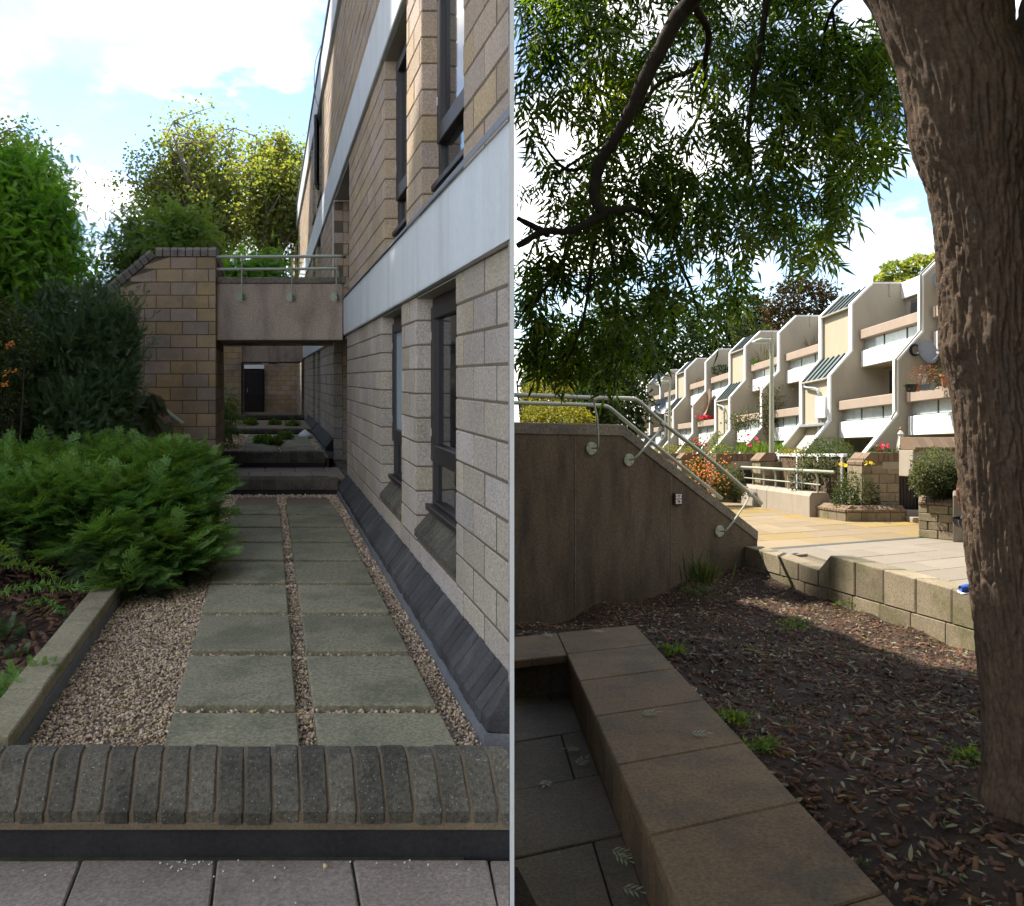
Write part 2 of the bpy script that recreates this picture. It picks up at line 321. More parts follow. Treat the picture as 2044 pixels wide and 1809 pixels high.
def pieces(name, items, build, mats, parent, limit=300, size=None, stuff_name=None):
    """each item becomes a part of its own; past the limit the smaller ones are joined into one stuff part"""
    items = list(items)
    if size: items.sort(key=size, reverse=True)
    for it in items[:limit]:
        mb = MB(); build(mb, it); mb.build(name, mats, parent)
    if items[limit:]:
        mb = MB()
        for it in items[limit:]: build(mb, it)
        tag(mb.build(stuff_name or name + '_courses', mats, parent), kind='stuff')

# ------------------------------------------------------------------ sheared axes that fit both views to one camera
SK = -.3028                       # plan shear: passage drifts left with depth, from its vanishing point's pixel
def LF(u, y, z): return (u + SK * y, y, z)
ZSHEAR = (905 - HY) / F            # garden side sheared down with depth, to its own horizon's pixel row
ES = (950 - CX) / F               # the bench, the retaining walls and the terrace run along this line
def RF(x, y, h): return (x, y, h - ZSHEAR * y)
def RU(u, y, h): return (u + ES * y, y, h - ZSHEAR * y)
def Rpt(px, py, Y):               # image pixel px, py cast from the camera to depth Y
    return Vector(((px - CX) / F * Y, Y, EYE - (py - HY) / F * Y))
def prism_b(mb, fn, prof, a, b, axis, c=.004, mi=0):
    """profile run with softened ends"""
    cx = sum(p[0] for p in prof) / len(prof); cy = sum(p[1] for p in prof) / len(prof); n = len(prof); vs = []
    def ins(p):
        dx, dy = p[0] - cx, p[1] - cy; l = math.hypot(dx, dy) or 1; return (p[0] - dx / l * c * 1.4, p[1] - dy / l * c * 1.4)
    for t, pr in ((a, [ins(p) for p in prof]), (a + c, prof), (b - c, prof), (b, [ins(p) for p in prof])):
        for p in pr:
            q = list(p); q.insert(axis, t); vs.append(fn(*q))
    fs = [(k * n + i, k * n + (i + 1) % n, (k + 1) * n + (i + 1) % n, (k + 1) * n + i) for k in range(3) for i in range(n)] + [tuple(range(n))[::-1], tuple(range(3 * n, 4 * n))]
    mb.add(vs, fs, mi)

# ================================================================== SETTING: ground
def ground_h(x, y):
    line = .95 + SK * y; yy = max(y, 0.0)
    t = 1 if x > -.05 else min(1, max(0, (x - line) / .5))
    return (0.02) * (1 - t) + t * (-ZSHEAR * yy - .75)
gx = [-120, -60, -30, -18, -12] + [-9 + .6 * i for i in range(15)] + [-.15, -.04, .6, 1.2, 2, 3, 4, 5, 6] + [8, 12, 20, 40, 80, 140]; gy = [-30, -12, -4] + [0 + 1.5 * i for i in range(44)] + [80, 120, 220]
vs = [(x, y, ground_h(x, y) if not (y < 2.6 and x < 0) else -.06) for y in gy for x in gx]; nx = len(gx)
gm = MB(); gm.add(vs, [(j * nx + i, j * nx + i + 1, (j + 1) * nx + i + 1, (j + 1) * nx + i) for j in range(len(gy) - 1) for i in range(nx - 1)])
tag(gm.build('ground', M['ground']), kind='structure')

# ================================================================== PASSAGE SIDE
CLIPX = -.0085
def LC(u, y, z): return (min(u + SK * y, CLIPX), y, z)
UW = .899
def cprism(mb, u0, u1, y0, y1, z0, z1, mi=0):
    """wall length whose back is cut along the added divider"""
    fp = [(min(u0 + SK * y0, CLIPX), y0), (min(u0 + SK * y1, CLIPX), y1), (min(u1 + SK * y1, CLIPX), y1)]; ys_ = (u1 - CLIPX) / -SK
    if y0 < ys_ < y1: fp.append((CLIPX, ys_))
    if u1 + SK * y0 > CLIPX: fp.append((CLIPX + 1e-5, y0))
    else: fp.append((u1 + SK * y0, y0))
    n_ = len(fp); mb.add([(x, y, z) for z in (z0, z1) for x, y in fp], [(i, (i + 1) % n_, (i + 1) % n_ + n_, i + n_) for i in range(n_)] + [tuple(range(n_))[::-1], tuple(range(n_, 2 * n_))], mi)
bld = thing('brick_building', (UW + SK * 12, 12, 0), 'three storey block of buff concrete blocks with pale painted bands beside the slab path', 'building')
G_OPEN = [(3.857, 4.91), (5.44, 6.435), (9.26, 11.15), (14.05, 15.1), (15.6, 16.6), (20.6, 22.5)]
LOW = {'G': .53, 'T': 4.65}
U_OPEN = [(3.717, 4.732), (5.242, 6.239), (9.0, 11.07), (14.0, 15.0), (15.5, 16.5), (20.4, 22.4), (25.4, 26.4), (26.9, 27.9)]
T_OPEN = [(13.7, 14.9), (15.5, 16.6), (25, 26.2), (27, 28)]
END_Y = 33.0
storeys = [(2.998, .36, 2.0, .149, G_OPEN, .36), (2.998, 2.43, 3.975, .1545, U_OPEN, .36), (6.25, 4.46, 6.2, .158, T_OPEN, .36)]
blocks = []; back = MB()
for (ys, z0, z1, ch, opens, bl) in storeys:
    n = round((z1 - z0) / ch); ch = (z1 - z0) / n
    for k in range(n):
        y = ys - (bl * .5 if k % 2 else 0) - random.uniform(0, .01); za, zb = z0 + k * ch + .004, z0 + (k + 1) * ch - .004
        while y < END_Y:
            segs = [(max(y, ys), min(y + bl, END_Y))]
            for (oa, ob) in opens:
                lowz = (LOW['G'] if z0 < 1 else LOW['T'] if z0 > 4 else 0) if ob - oa < 1.5 else 0
                if zb < lowz + .05: continue
                nsg = []
                for (a, b) in segs:
                    if b <= oa or a >= ob: nsg.append((a, b))
                    else:
                        if a < oa: nsg.append((a, oa))
                        if b > ob: nsg.append((ob, b))
                segs = nsg
            for (a, b) in segs:
                if b - a > .03:
                    edge = any(abs(a - ob) < 1e-6 for (_, ob) in opens)
                    blocks.append((a + (0 if edge else .008), b - (.0 if any(abs(b - oa) < 1e-6 for (oa, _) in opens) else .008), za, zb, edge, z0 < 1))
            y += bl
    ya = ys
    for (oa, ob) in opens + [(END_Y, END_Y)]:
        if oa - ya > .02: cprism(back, UW + .0035, UW + .42, ya + .006, oa - .006, z0, z1)
        if ob - oa < 1.5 and ob > oa and (z0 < 1 or z0 > 4): cprism(back, UW + .007, UW + .419, oa - .004, ob + .004, z0, (LOW['G'] if z0 < 1 else LOW['T']) - .002)
        ya = ob
    ya = ys
back.build('wall_core', M['mortar'], bld)
ec = MB(); box(ec, IDN, (-.0135, 2.915, -.2), (-.0086, 2.99, 3.97)); ec.build('end_closer', M['block_grey'], bld)
fd = MB(); cprism(fd, UW + .01, UW + .4, 2.95, END_Y, -4, .355); fd.build('foundation', M['concrete_dark'], bld)
def put_block(mb, b):
    j = random.uniform(-.0015, .0025)
    cbox(mb, LC, (UW - j, b[0], b[2]), (UW + (.12 if b[4] else .05), b[1], b[3]), .005)
key = lambda b: (b[1] - b[0]) * (b[3] - b[2]) / b[0] ** 2.6 + (10 if b[4] and b[0] < 7 else 0)
top300 = sorted(blocks, key=key, reverse=True)[300 - 1]; cut = key(top300)
for grey in (True, False):
    sub = sorted([b for b in blocks if b[5] == grey], key=key, reverse=True)
    pieces('block', sub, put_block, M['block_grey' if grey else 'block'], bld, sum(key(b) >= cut for b in sub))
# painted bands, flashing, roof edge
bm = MB(); cbox(bm, LC, (UW - .032, 2.87, 2.0), (UW + .02, 9.36, 2.43), .008); cprism(bm, UW, UW + .45, 2.90, 9.358, 2.001, 2.429); bm.build('painted_band', M['white_render'], bld)
bm = MB(); cbox(bm, LC, (UW - .032, 11.12, 2.0), (UW + .45, END_Y, 2.43), .008); bm.build('painted_band', M['white_render'], bld)
bm = MB(); box(bm, LC, (UW + .002, 9.362, 2.0), (UW + .45, 11.118, 2.43)); bm.build('lintel', M['beam'], bld)
bm = MB(); cbox(bm, LC, (UW - .032, 5.2, 3.978), (UW + .02, END_Y, 4.46), .008); cprism(bm, UW, UW + .45, 5.21, END_Y - .01, 3.979, 4.459); bm.build('painted_band', M['white_render'], bld)
bm = MB(); cbox(bm, LC, (UW - .05, 6.2, 6.2), (UW + .45, END_Y, 6.76), .008); cbox(bm, LC, (UW - .075, 6.2, 6.762), (UW + .47, END_Y, 6.81), .004, 1); bm.build('roof_fascia', [M['white_render'], M['lead']], bld)
bm = MB(); prof = [(UW - .046, 2.425), (UW - .046, 2.438), (UW - .004, 2.462), (UW + .002, 2.462), (UW + .002, 2.432), (UW - .034, 2.432)]
prism(bm, LC, prof, 2.83, 9.38, 1); prism(bm, LC, prof, 11.1, END_Y, 1); bm.build('lead_flashing', M['lead'], bld)
for (yj) in (3.62, 6.1):
    bm = MB(); box(bm, LC, (UW - .0335, yj, 2.003), (UW - .02, yj + .008, 2.427)); bm.build('band_joint', M['soffit'], bld)
def window(y0, y1, z0, z1, transom, curtain=False, sill=True, zs=None, depth=.10):
    uf = UW + depth; fw = .055
    w = MB()
    for (a, b, c, d) in ((y0, y0 + fw, z0, z1), (y1 - fw, y1, z0, z1), (y0 + fw, y1 - fw, z1 - fw, z1), (y0 + fw, y1 - fw, z0, z0 + fw)):
        cbox(w, LF, (uf, a, c), (uf + .05, b, d), .004)
    win = w.build('window', M['darkwood'], bld)
    s = MB(); a, b = y0 + fw + .002, y1 - fw - .002; c, d = transom, z1 - fw - .002; sw = .075
    for (p, q, r, t) in ((a, a + sw, c, d), (b - sw, b, c, d), (a + sw, b - sw, d - sw, d), (a + sw, b - sw, c, c + sw * 1.4)):
        cbox(s, LF, (uf - .022, p, r), (uf + .03, q, t), .005)
    s.build('sash', M['darkwood'], win)
    g = MB(); box(g, LF, (uf + .012, a + sw - .005, c + .09), (uf + .018, b - sw + .005, d - sw + .005)); g.build('pane', M['pane'], win)
    g = MB(); box(g, LF, (uf + .026, y0 + fw - .005, z0 + fw - .005), (uf + .032, y1 - fw + .005, transom + .004)); g.build('pane', M['pane'], win)
    if curtain:
        g = MB(); box(g, LF, (uf + .003, a + sw + .16, c + .1), (uf + .0105, b - sw, d - sw)); g.build('curtain', M['curtain'], win)
    for zz in (z0 + .35 * (z1 - z0), z0 + .8 * (z1 - z0)):
        h = MB(); cbox(h, LF, (uf - .028, y1 - fw - .03, zz), (uf - .021, y1 - fw - .012, zz + .05), .002); h.build('hinge', M['metal'], win)
    if sill:
        cbs = MB(); prism(cbs, LF, [(UW + .006, zs + .001), (UW + .006, zs + .022), (uf - .003, z0 - .014), (uf + .05, z0 - .014), (uf + .05, zs + .001)], y0 + .004, y1 - .004, 1); cbs.build('sill_bed', M['mortar'], win)
        n = int((y1 - y0) / .082); p = (y1 - y0) / n
        for i in range(n):
            br = MB(); j = random.uniform(-.002, .002)
            prism_b(br, LF, [(UW - .012 + j, zs - .0), (UW - .012 + j, zs + .035), (uf - .006, z0 - .004), (uf + .012, z0 - .004), (uf + .012, zs)], y0 + i * p + .003, y0 + (i + 1) * p - .003, 1, .003)
            br.build('sill_brick', M['kerbbrick'], win)
        sb = MB(); cbox(sb, LF, (uf - .045, y0 + .004, z0 - .002), (uf - .002, y1 - .004, z0 + .035), .004); sb.build('sill_board', M['darkwood'], win)
    hd = MB(); box(hd, LF, (UW + .002, y0, z1 + .001), (uf + .06, y1, z1 + .006)); hd.build('soffit_board', M['soffit'], win)
window(3.857, 4.91, .70, 1.985, 1.0, zs=.54)
window(5.44, 6.435, .70, 1.985, 1.0, curtain=True, zs=.54)
window(3.717, 4.732, 2.60, 3.965, 2.86, zs=2.44); window(5.242, 6.239, 2.60, 3.965, 2.86, zs=2.44)
for (a, b) in ((14.05, 15.1), (15.6, 16.6)): window(a, b, .70, 1.985, 1.0, zs=.54)
for (a, b) in U_OPEN[3:5] + U_OPEN[6:]: window(a, b, 2.60, 3.965, 2.86, zs=2.44)
for (a, b) in T_OPEN: window(a, b, 4.85, 6.19, 5.1, zs=4.66)
# entrance recesses at the two footbridges
for (a, b, z0, z1) in ((9.26, 11.15, .30, 1.99), (9.0, 11.07, 2.44, 3.97), (20.6, 22.5, .5, 1.99), (20.4, 22.4, 2.44, 3.97)):
    bm = MB(); box(bm, LF, (UW + .44, a + .01, z0), (UW + .55, b + .5, z1)); r = bm.build('entrance_back', M['mortar'], bld)
    rows = int((z1 - z0) / .152)
    lst = [(k, i) for k in range(rows) for i in range(3)]
    for (k, i) in (lst if a < 12 else []):
        uu = UW + .125 + i * .15 - (.075 if k % 2 else 0)
        br = MB(); cbox(br, LF, (max(uu, UW + .125), b - .004, z0 + k * .152 + .004), (min(uu + .142, UW + .438), b + .03, z0 + (k + 1) * .152 - .004), .004); br.build('jamb_block', M['block'], r)
    d = MB(); cbox(d, LF, (UW + .40, a + .05, z0), (UW + .437, a + 1.15, z1 - .25), .006); d.build('entrance_door', M['darkwood'], bld)
    sf = MB(); box(sf, LF, (UW + .002, a, z1 - .028), (UW + .44, b, z1 - .004)); sf.build('soffit_board', M['soffit'], bld)
# the casement that stands open high up, with its handle
cz = thing('open_casement', LF(UW, 14.2, 4.9), 'tall casement standing open high on the block wall, pale inside edge with lever handle', 'window')
bm = MB()
def CASE(a, b, z): return (UW - .03 + SK * (14.6 - a) - a * .16 + b, 14.6 - a, z)
for (a, b, z0, z1) in ((0, .04, 4.92, 6.15), (.42, .47, 4.92, 6.15), (.04, .42, 4.92, 4.99), (.04, .42, 6.08, 6.15)): cbox(bm, lambda x, y, z: CASE(x, y, z), (a, 0, z0), (b, .045, z1), .004)
bm.build('casement_frame', M['darkwood'], cz)
bm = MB(); box(bm, CASE, (.03, .018, 4.98), (.43, .024, 6.1)); bm.build('pane', M['pane'], cz)
bm = MB(); cbox(bm, CASE, (.425, -.012, 4.94), (.465, -.002, 6.13), .003); bm.build('edge_strip', M['white'], cz)
bm = MB(); cbox(bm, CASE, (.40, -.05, 5.5), (.43, -.012, 5.52), .003); cbox(bm, CASE, (.40, -.06, 5.4), (.425, -.048, 5.52), .003); bm.build('handle', M['metal'], cz)
cb = MB(); tube(cb, smooth_pts([LF(UW - .08, 12.6, 6.74), LF(UW - .16, 12.9, 6.55), LF(UW - .15, 13.2, 6.2), LF(UW - .04, 13.5, 5.95)]), .007, 5)
tag(cb.build('hanging_cable', M['metal']), 'thin loose cable hanging off the roof edge above the open casement', 'cable')
cb = MB(); tube(cb, [LF(UW - .012, 11.12, 2.45), LF(UW - .012, 11.12, 3.9), LF(UW - .012, 11.0, 3.93), LF(UW + .3, 11.0, 3.93)], .008, 5)
tag(cb.build('conduit', M['white']), 'thin white conduit up the corner of the upper entrance recess', 'conduit')
# plinth of canted dark bricks along the foot of the wall
PP = [(.788, .212), (.788, .262), (.803, .28), (.894, .40), (.897, .40), (.897, .2)]
for (a, b) in ((2.905, 9.2), (11.2, 14.85), (15.0, 18.2)):
    bm = MB(); dz = .0 if b < 10 else .27
    box(bm, LC, (.778, a, .1 + dz), (.885, b, .21 + dz)); prism(bm, LF, [(p[0] + .007, p[1] - .006 + dz) for p in PP], max(a, 3.02), b, 1, 1)
    pl = bm.build('plinth', [M['greyrender'], M['blackrender']], bld)
    n = int((b - a) / .086)
    for i in range(n):
        j = random.uniform(-.004, .004); br = MB()
        prism_b(br, LC, [(u + j, z + dz + j * .5 + random.uniform(-.001, .001)) for u, z in PP], a + i * .086 + .004, a + (i + 1) * .086 - .003, 1, .005)
        br.build('plinth_brick', M['bluebrick'], pl)

# ------------------------------------------------------------------ pavement, front kerb
pv = MB(); box(pv, LF, (-6, -1.5, -.12), (.78, 2.52, -.035)); pave = tag(pv.build('pavement', M['soil']), kind='structure')
us = [-1.85, -1.43, -1.005, -.584, -.165, .258, .683, 1.105]
for r, (ya, yb) in enumerate(((2.055, 2.497), (1.6, 2.047), (1.15, 1.592))):
    for i in range(len(us) - 1):
        sh = .21 * (r % 2)
        s = MB(); cbox(s, lambda u, y, z: (min(u + SK * y, -.009), y, z), (us[i] + .004 + sh, ya, -.045), (us[i + 1] - .004 + sh, yb, random.uniform(-.002, .002)), .005); s.build('paving_slab', M['paving'], pave)
KP = [(2.505, .108), (2.5, .147), (2.612, .258), (2.628, .268), (2.69, .268), (2.70, .255), (2.70, .1)]
kb = thing('brick_kerb', LF(0, 2.6, 0), 'row of canted grey bricks with sandy joints across the front of the slab path', 'kerb')
bm = MB(); box(bm, LC, (-3.2, 2.52, -.02), (.79, 2.69, .085)); bm.build('kerb_base', M['blackrender'], kb)
bm = MB(); cbox(bm, LC, (-3.2, 2.506, .086), (.79, 2.69, .111), .003); bm.build('mortar_bed', M['mortar_orange'], kb)
bm = MB(); prism(bm, LC, [(y + .006, z - .006) for y, z in KP], -3.2, .785, 0); bm.build('joint_mortar', M['mortar_orange'], kb)
for i in range(-26, 19):
    a = -.788 + .0888 * i; j = random.uniform(-.004, .004); br = MB()
    if a + .02 > .79: continue
    prism_b(br, LC, [(y + j, z + j * .6) for y, z in KP], a + .005 + random.uniform(-.001, .001), min(a + .0838, .789), 0, .005); br.build('kerb_brick', M['kerbbrick'], kb)
# low planter coping at left
pc = thing('planter_wall', LF(-.95, 3.6, .1), 'low sandstone block edging between the gravel and the juniper bed', 'planter wall')
bm = MB(); box(bm, LF, (-1.0, 2.72, .05), (-.885, 7.2, .215)); bm.build('wall_base', M['greyrender'], pc)
for i in range(11):
    a = 2.74 + .417 * i; br = MB(); cbox(br, LF, (-1.03, a + .003, .217), (-.889 + random.uniform(-.003, .003), a + .413, .28 + random.uniform(-.002, .002)), .006); br.build('coping_block', M['mossy_stone'], pc)
# gravel bed and slab path
gb = MB(); box(gb, LF, (-.9, 2.69, .02), (.79, 9.25, .15)); box(gb, LF, (-2.4, 10.6, .2), (.79, 14.95, .445)); box(gb, LF, (-2.4, 14.95, .2), (.79, 22.5, .545))
tag(gb.build('gravel_bed', M['gravelbed']), kind='structure')
pth = MB(); box(pth, LF, (-.30, 2.75, .1), (.05, 9.0, .152)); path = tag(pth.build('path', M['gravelbed']), kind='structure')
SLABS = []
K = 1.3 * 1600
for r in range(9):
    yn = K * (.001537 + .000308 * (r - 1)) if r else 2.60
    yf = K * (.001537 + .000308 * r) - .078
    for (ua, ub) in ((-.376, .106), (.1757, .667)): SLABS.append((ua, ub, yn, yf, .2))
for r in range(6):
    for (ua, ub) in ((-.376, .106), (.1757, .667)): SLABS.append((ua, ub, 10.75 + .66 * r, 10.75 + .66 * r + .6, .475))
for (ua, ub, yn, yf, zt) in SLABS:
    s = MB(); j = random.uniform(-.004, .004); t = random.uniform(-.004, .004)
    cbox(s, lambda u, y, z: LF(u, y, z + t * (u - ua)), (ua + j, yn, zt - .042), (ub + j, yf, zt), .006); s.build('stepping_slab', M['slab'], path)
PT = np.array([(0, 0, 1), (1, 0, .1), (.3, .9, 0), (-.8, .55, .1), (-.8, -.6, 0), (.35, -.95, .1), (0, 0, -.7)], float)
PF = [(0, 1, 2), (0, 2, 3), (0, 3, 4), (0, 4, 5), (0, 5, 1), (6, 2, 1), (6, 3, 2), (6, 4, 3), (6, 5, 4), (6, 1, 5)]
def pebbles(name, regions, dens, zf, r0=.0095):
    P = []
    for (ua, ub, ya, yb) in regions:
        n = int(abs(ub - ua) * (yb - ya) * dens); u = rng.uniform(ua, ub, n); y = rng.uniform(ya, yb, n); P.append(np.stack([u + SK * y, y, np.full(n, zf)], -1))
    P = np.concatenate(P); n = len(P); P[:, 2] += rng.uniform(-.004, .007, n)
    A = rot_rand(n) * (r0 * rng.uniform(.55, 1.25, (n, 1, 1))) * np.array([1.25, 1, .75])[None, None, :]
    V, T = instance(PT, PF, A, P)
    return tag(npmesh(name, V, T, M['pebble']), kind='stuff')
reg = [(-.885, -.36, 2.7, 5.6), (.09, .19, 2.7, 5.5), (.65, .78, 2.7, 5.5)] + [(-.376, .667, K * (.001537 + .000308 * r) - .085, K * (.001537 + .000308 * r) + .006) for r in range(5)]
pebbles('gravel', reg, 8200, .158, .0068)
pebbles('gravel', [(-.376, .667, K * (.001537 + .000308 * r) - .08, K * (.001537 + .000308 * r)) for r in range(4)], 2600, .172)
reg = [(-.885, -.36, 5.6, 9.2), (.09, .19, 5.5, 9.2), (.65, .78, 5.5, 9.2)] + [(-.376, .667, K * (.001537 + .000308 * r) - .085, K * (.001537 + .000308 * r) + .006) for r in range(5, 8)] + [(-.6, .75, 9.0, 9.2)]
pebbles('gravel', reg, 2600, .156, .012)
pebbles('gravel', [(-1.6, -.36, 10.7, 14.9), (.09, .19, 10.7, 14.9), (.65, .78, 10.7, 14.9)], 900, .447, .016)

# ------------------------------------------------------------------ raised kerbs under the footbridges
def upstand(y, u0, u1, zb, zt, label, step, mats='kerbbrick'):
    t = thing('brick_kerb', LF((u0 + u1) / 2, y, zb), label, 'kerb')
    bm = MB(); box(bm, LF, (u0, y + .012, zb - .1), (u1, y + .3, zb + (zt - zb) * .28)); bm.build('kerb_base', M['blackrender'], t)
    bm = MB(); box(bm, LF, (u0, y + .008, zb + (zt - zb) * .281), (u1, y + .16, zt - .008)); bm.build('joint_mortar', M['mortar'], t)
    n = int((u1 - u0) / step)
    for i in range(n):
        br = MB(); j = random.uniform(-.003, .003); prism_b(br, LF, [(y + j, zb + (zt - zb) * .28 + .004), (y + j, zt - .02), (y + .018 + j, zt), (y + .165, zt), (y + .165, zb + .05)], u0 + i * step + .004, u0 + (i + 1) * step - .004, 0, .004); br.build('kerb_brick', M[mats], t)
    return t
upstand(9.22, -2.4, .79, .16, .353, 'dark stained brick step where the slab path meets the covered landing', .155)
upstand(10.41, -.62, .72, .345, .54, 'mossy brick upstand at the back of the covered landing', .11)
upstand(14.9, -1.5, .80, .45, .56, 'low brick kerb across the far gravel court before the weedy bed', .11)
upstand(18.2, -1.2, .80, .55, .665, 'farthest brick kerb under the slatted gate', .11)
ld = MB(); box(ld, LF, (-1.2, 9.38, .2), (.9 + .43, 10.42, .318)); land = tag(ld.build('landing', M['mortar']), kind='structure')
for r in range(2):
    for i in range(-2, 5):
        a = -.62 + .38 * i + (.19 if r else 0); a2 = min(a + .372, UW + .42)
        s = MB(); cbox(s, LF, (a, 9.39 + .51 * r, .31), (a2, 9.39 + .51 * r + .503, .343 + random.uniform(-.001, .001)), .004); s.build('landing_slab', M['grey_paving'] if False else M['paving'], land)

# ------------------------------------------------------------------ footbridges
def railing(y, u0, u1, zt, discs, label, detail=True):
    t = thing('bridge_railing', LF((u0 + u1) / 2, y, zt), label, 'railing')
    top = MB(); tube(top, smooth_pts([LF(u0, y - .03, zt), LF((u0 + u1) / 2, y - .03, zt + .006), LF(u1 - .12, y - .03, zt + .012), LF(u1 - .03, y + .06, zt + .02), LF(u1, y + .14, zt + .03)], 5), .0185, 8); top.build('top_rail', M['rail'], t)
    low = MB(); tube(low, smooth_pts([LF(u0, y - .01, zt - .14), LF((u0 + u1) / 2, y - .01, zt - .136), LF(u1 - .16, y - .01, zt - .13), LF(u1 - .09, y + .02, zt - .14), LF(u1 - .085, y + .03, zt - .3)], 5), .0165, 8); low.build('lower_rail', M['rail'], t)
    for u in discs:
        zc = zt - .46
        br = MB(); tube(br, smooth_pts([LF(u, y - .04, zt - .015), LF(u, y - .085, zt - .07), LF(u, y - .085, zc - .0)], 4), .0085, 6); b = br.build('bracket', M['rail'], t)
        d = MB(); disc(d, LF(u - .008, y + .002, zc), (0, 1, 0), .056, .014, 20); d.build('fixing_disc', M['rail'], b)
        g = MB(); box(g, LF, (u - .006, y - .09, zc - .035), (u + .006, y - .004, zc + .04)); g.build('gusset', M['rail'], b)
        for (dx, dz) in ((-.03, .03), (.03, .03), (-.03, -.03), (.03, -.03)):
            g = MB(); disc(g, LF(u - .008 + dx, y - .008, zc + dz), (0, 1, 0), .007, .012, 6); g.build('bolt', M['rail'], b)
    return t
def footbridge(y0, y1, ul, z0, z1, zwall, label, wlabel, full):
    t = thing('footbridge', LF(.1, (y0 + y1) / 2, z0), label, 'footbridge')
    bm = MB(); cbox(bm, LF, (ul + .002, y0, z0), (UW - .034, y0 + .14, z1 - .075), .008); bm.build('front_beam', M['beam'], t)
    bm = MB(); cbox(bm, LF, (ul + .002, y0 - .012, z1 - .073), (UW - .002, y0 + .15, z1), .008); bm.build('beam_coping', M['cap'], t)
    bm = MB(); cbox(bm, LF, (ul + .002, y1 - .14, z0), (UW - .034, y1, z1 - .1), .008); bm.build('rear_beam', M['beam'], t)
    bm = MB(); box(bm, LF, (ul + .002, y0 + .142, z0 + .03), (UW - .034, y1 - .142, z0 + .3)); bm.build('deck', M['beam'], t)
    w = thing('end_wall', LF(ul - .8, (y0 + y1) / 2, .2), wlabel, 'wall')
    yf = y0 - .1; ub = ul - (3.3 if full else 1.6)
    uflat = ul - .70; slope = .84
    def top(u): return zwall - .11 - max(0, (uflat - u)) * slope
    core = MB(); pr = [(ub, .0), (ul - .006, .0), (ul - .006, zwall - .12), (uflat, zwall - .12), (ub, top(ub) - .01)]
    prism(core, LF, pr, yf + .007, y1 - .007, 1); core.build('wall_core', M['mortar'], w)
    bl = []; k = 0; z = .02
    while z < zwall - .13:
        zb = min(z + .1525, zwall - .113); u = ul - (.152 if k % 2 else 0)
        first = True; u2 = ul
        while u2 > ub:
            ln = (.08 if k % 2 else .22) if first else .304; first = False
            a, b = max(u2 - ln, ub), u2
            if top(b) > zb - .02 or top((a + b) / 2) > zb: bl.append((a + .004, b - (0 if b == ul else .004), z + .004, zb - .004, min(top(a + .004), zb - .004), min(top(b), zb - .004)))
            u2 -= ln
        z += .1525; k += 1
    def put(mb, b):
        a, c, z0_, z1_, ta, tb = b
        ta = max(ta, z0_ + .01); tb = max(tb, z0_ + .01)
        e = abs(c - ul) < 1e-6
        prism_b(mb, LF, [(a, z0_), (c, z0_), (c, tb), (a, ta)], yf + random.uniform(-.002, .002), yf + (.2 if e else .05), 1, .005)
    pieces('block', bl, put, M['block_weathered'], w, 300, size=lambda b: b[1])
    if True:   # return blocks along the opening
        for k in range(int((z0 - .05) / .1525)):
            for (a, b) in ((yf + .21, yf + .21 + .3), (yf + .52, yf + .52 + .3), (yf + .83, yf + .83 + .3), (yf + 1.14, y1)):
                br = MB(); sh = .1 * (k % 2); cbox(br, LF, (ul - .05, min(a + sh, y1 - .05), .02 + k * .1525 + .004), (ul, min(b + sh - .006, y1), .02 + (k + 1) * .1525 - .004), .004); br.build('return_block', M['block_weathered'], w)
    ctop = zwall; n = 8; p = .70 / n
    for i in range(n):
        a = uflat + i * p; br = MB(); j = random.uniform(-.003, .003)
        prism_b(br, LF, [(yf - .012 + j, ctop - .11), (yf - .012 + j, ctop - .035), (yf + .03, ctop), (y1 - .03, ctop), (y1, ctop - .03), (y1, ctop - .11)], a + .004, a + p - .004 - (0 if i < n - 1 else -.01), 0, .004); br.build('coping_brick', M['coping'], w)
    dl = 1 / math.hypot(1, slope); step = .085
    m = int((uflat - ub) / dl / step * .98)
    for i in range(m):
        s0, s1 = i * step + .004, (i + 1) * step - .004; br = MB(); j = random.uniform(-.003, .003)
        def SF(s, y, n_, ): return LF(uflat - s * dl - n_ * (-slope * dl) * -1, y, ctop - .11 - s * slope * dl + n_ * dl)
        prism_b(br, SF, [(yf - .012 + j, 0), (yf - .012 + j, .075), (yf + .03, .11), (y1 - .03, .11), (y1, .08), (y1, 0)], s0, s1, 0, .004); br.build('coping_brick', M['coping'], w)
    return t, w
fb, ew = footbridge(9.4, 11.07, -.622, 1.944, 2.683, 3.02, 'nearer concrete footbridge with a pipe railing joining the wall to the block building', 'stained brown block wall with sloping brick coping behind the yew', True)
railing(9.39, -.622, UW, 2.91, (-.32 + .002, .262, .78), 'grey green pipe railing with three round fixing plates on the nearer footbridge')
fb2, ew2 = footbridge(20.76, 22.4, -.70, 1.915, 2.66, 3.0, 'farther concrete footbridge seen through the nearer one', 'far block wall end seen through the opening beside the slatted gate', False)
lamp = MB(); cbox(lamp, LF, (-.02, 20.45, 1.86), (.2, 20.6, 1.915), .008); tag(lamp.build('bulkhead_light', M['black']), 'small dark bulkhead light under the farther footbridge', 'light')
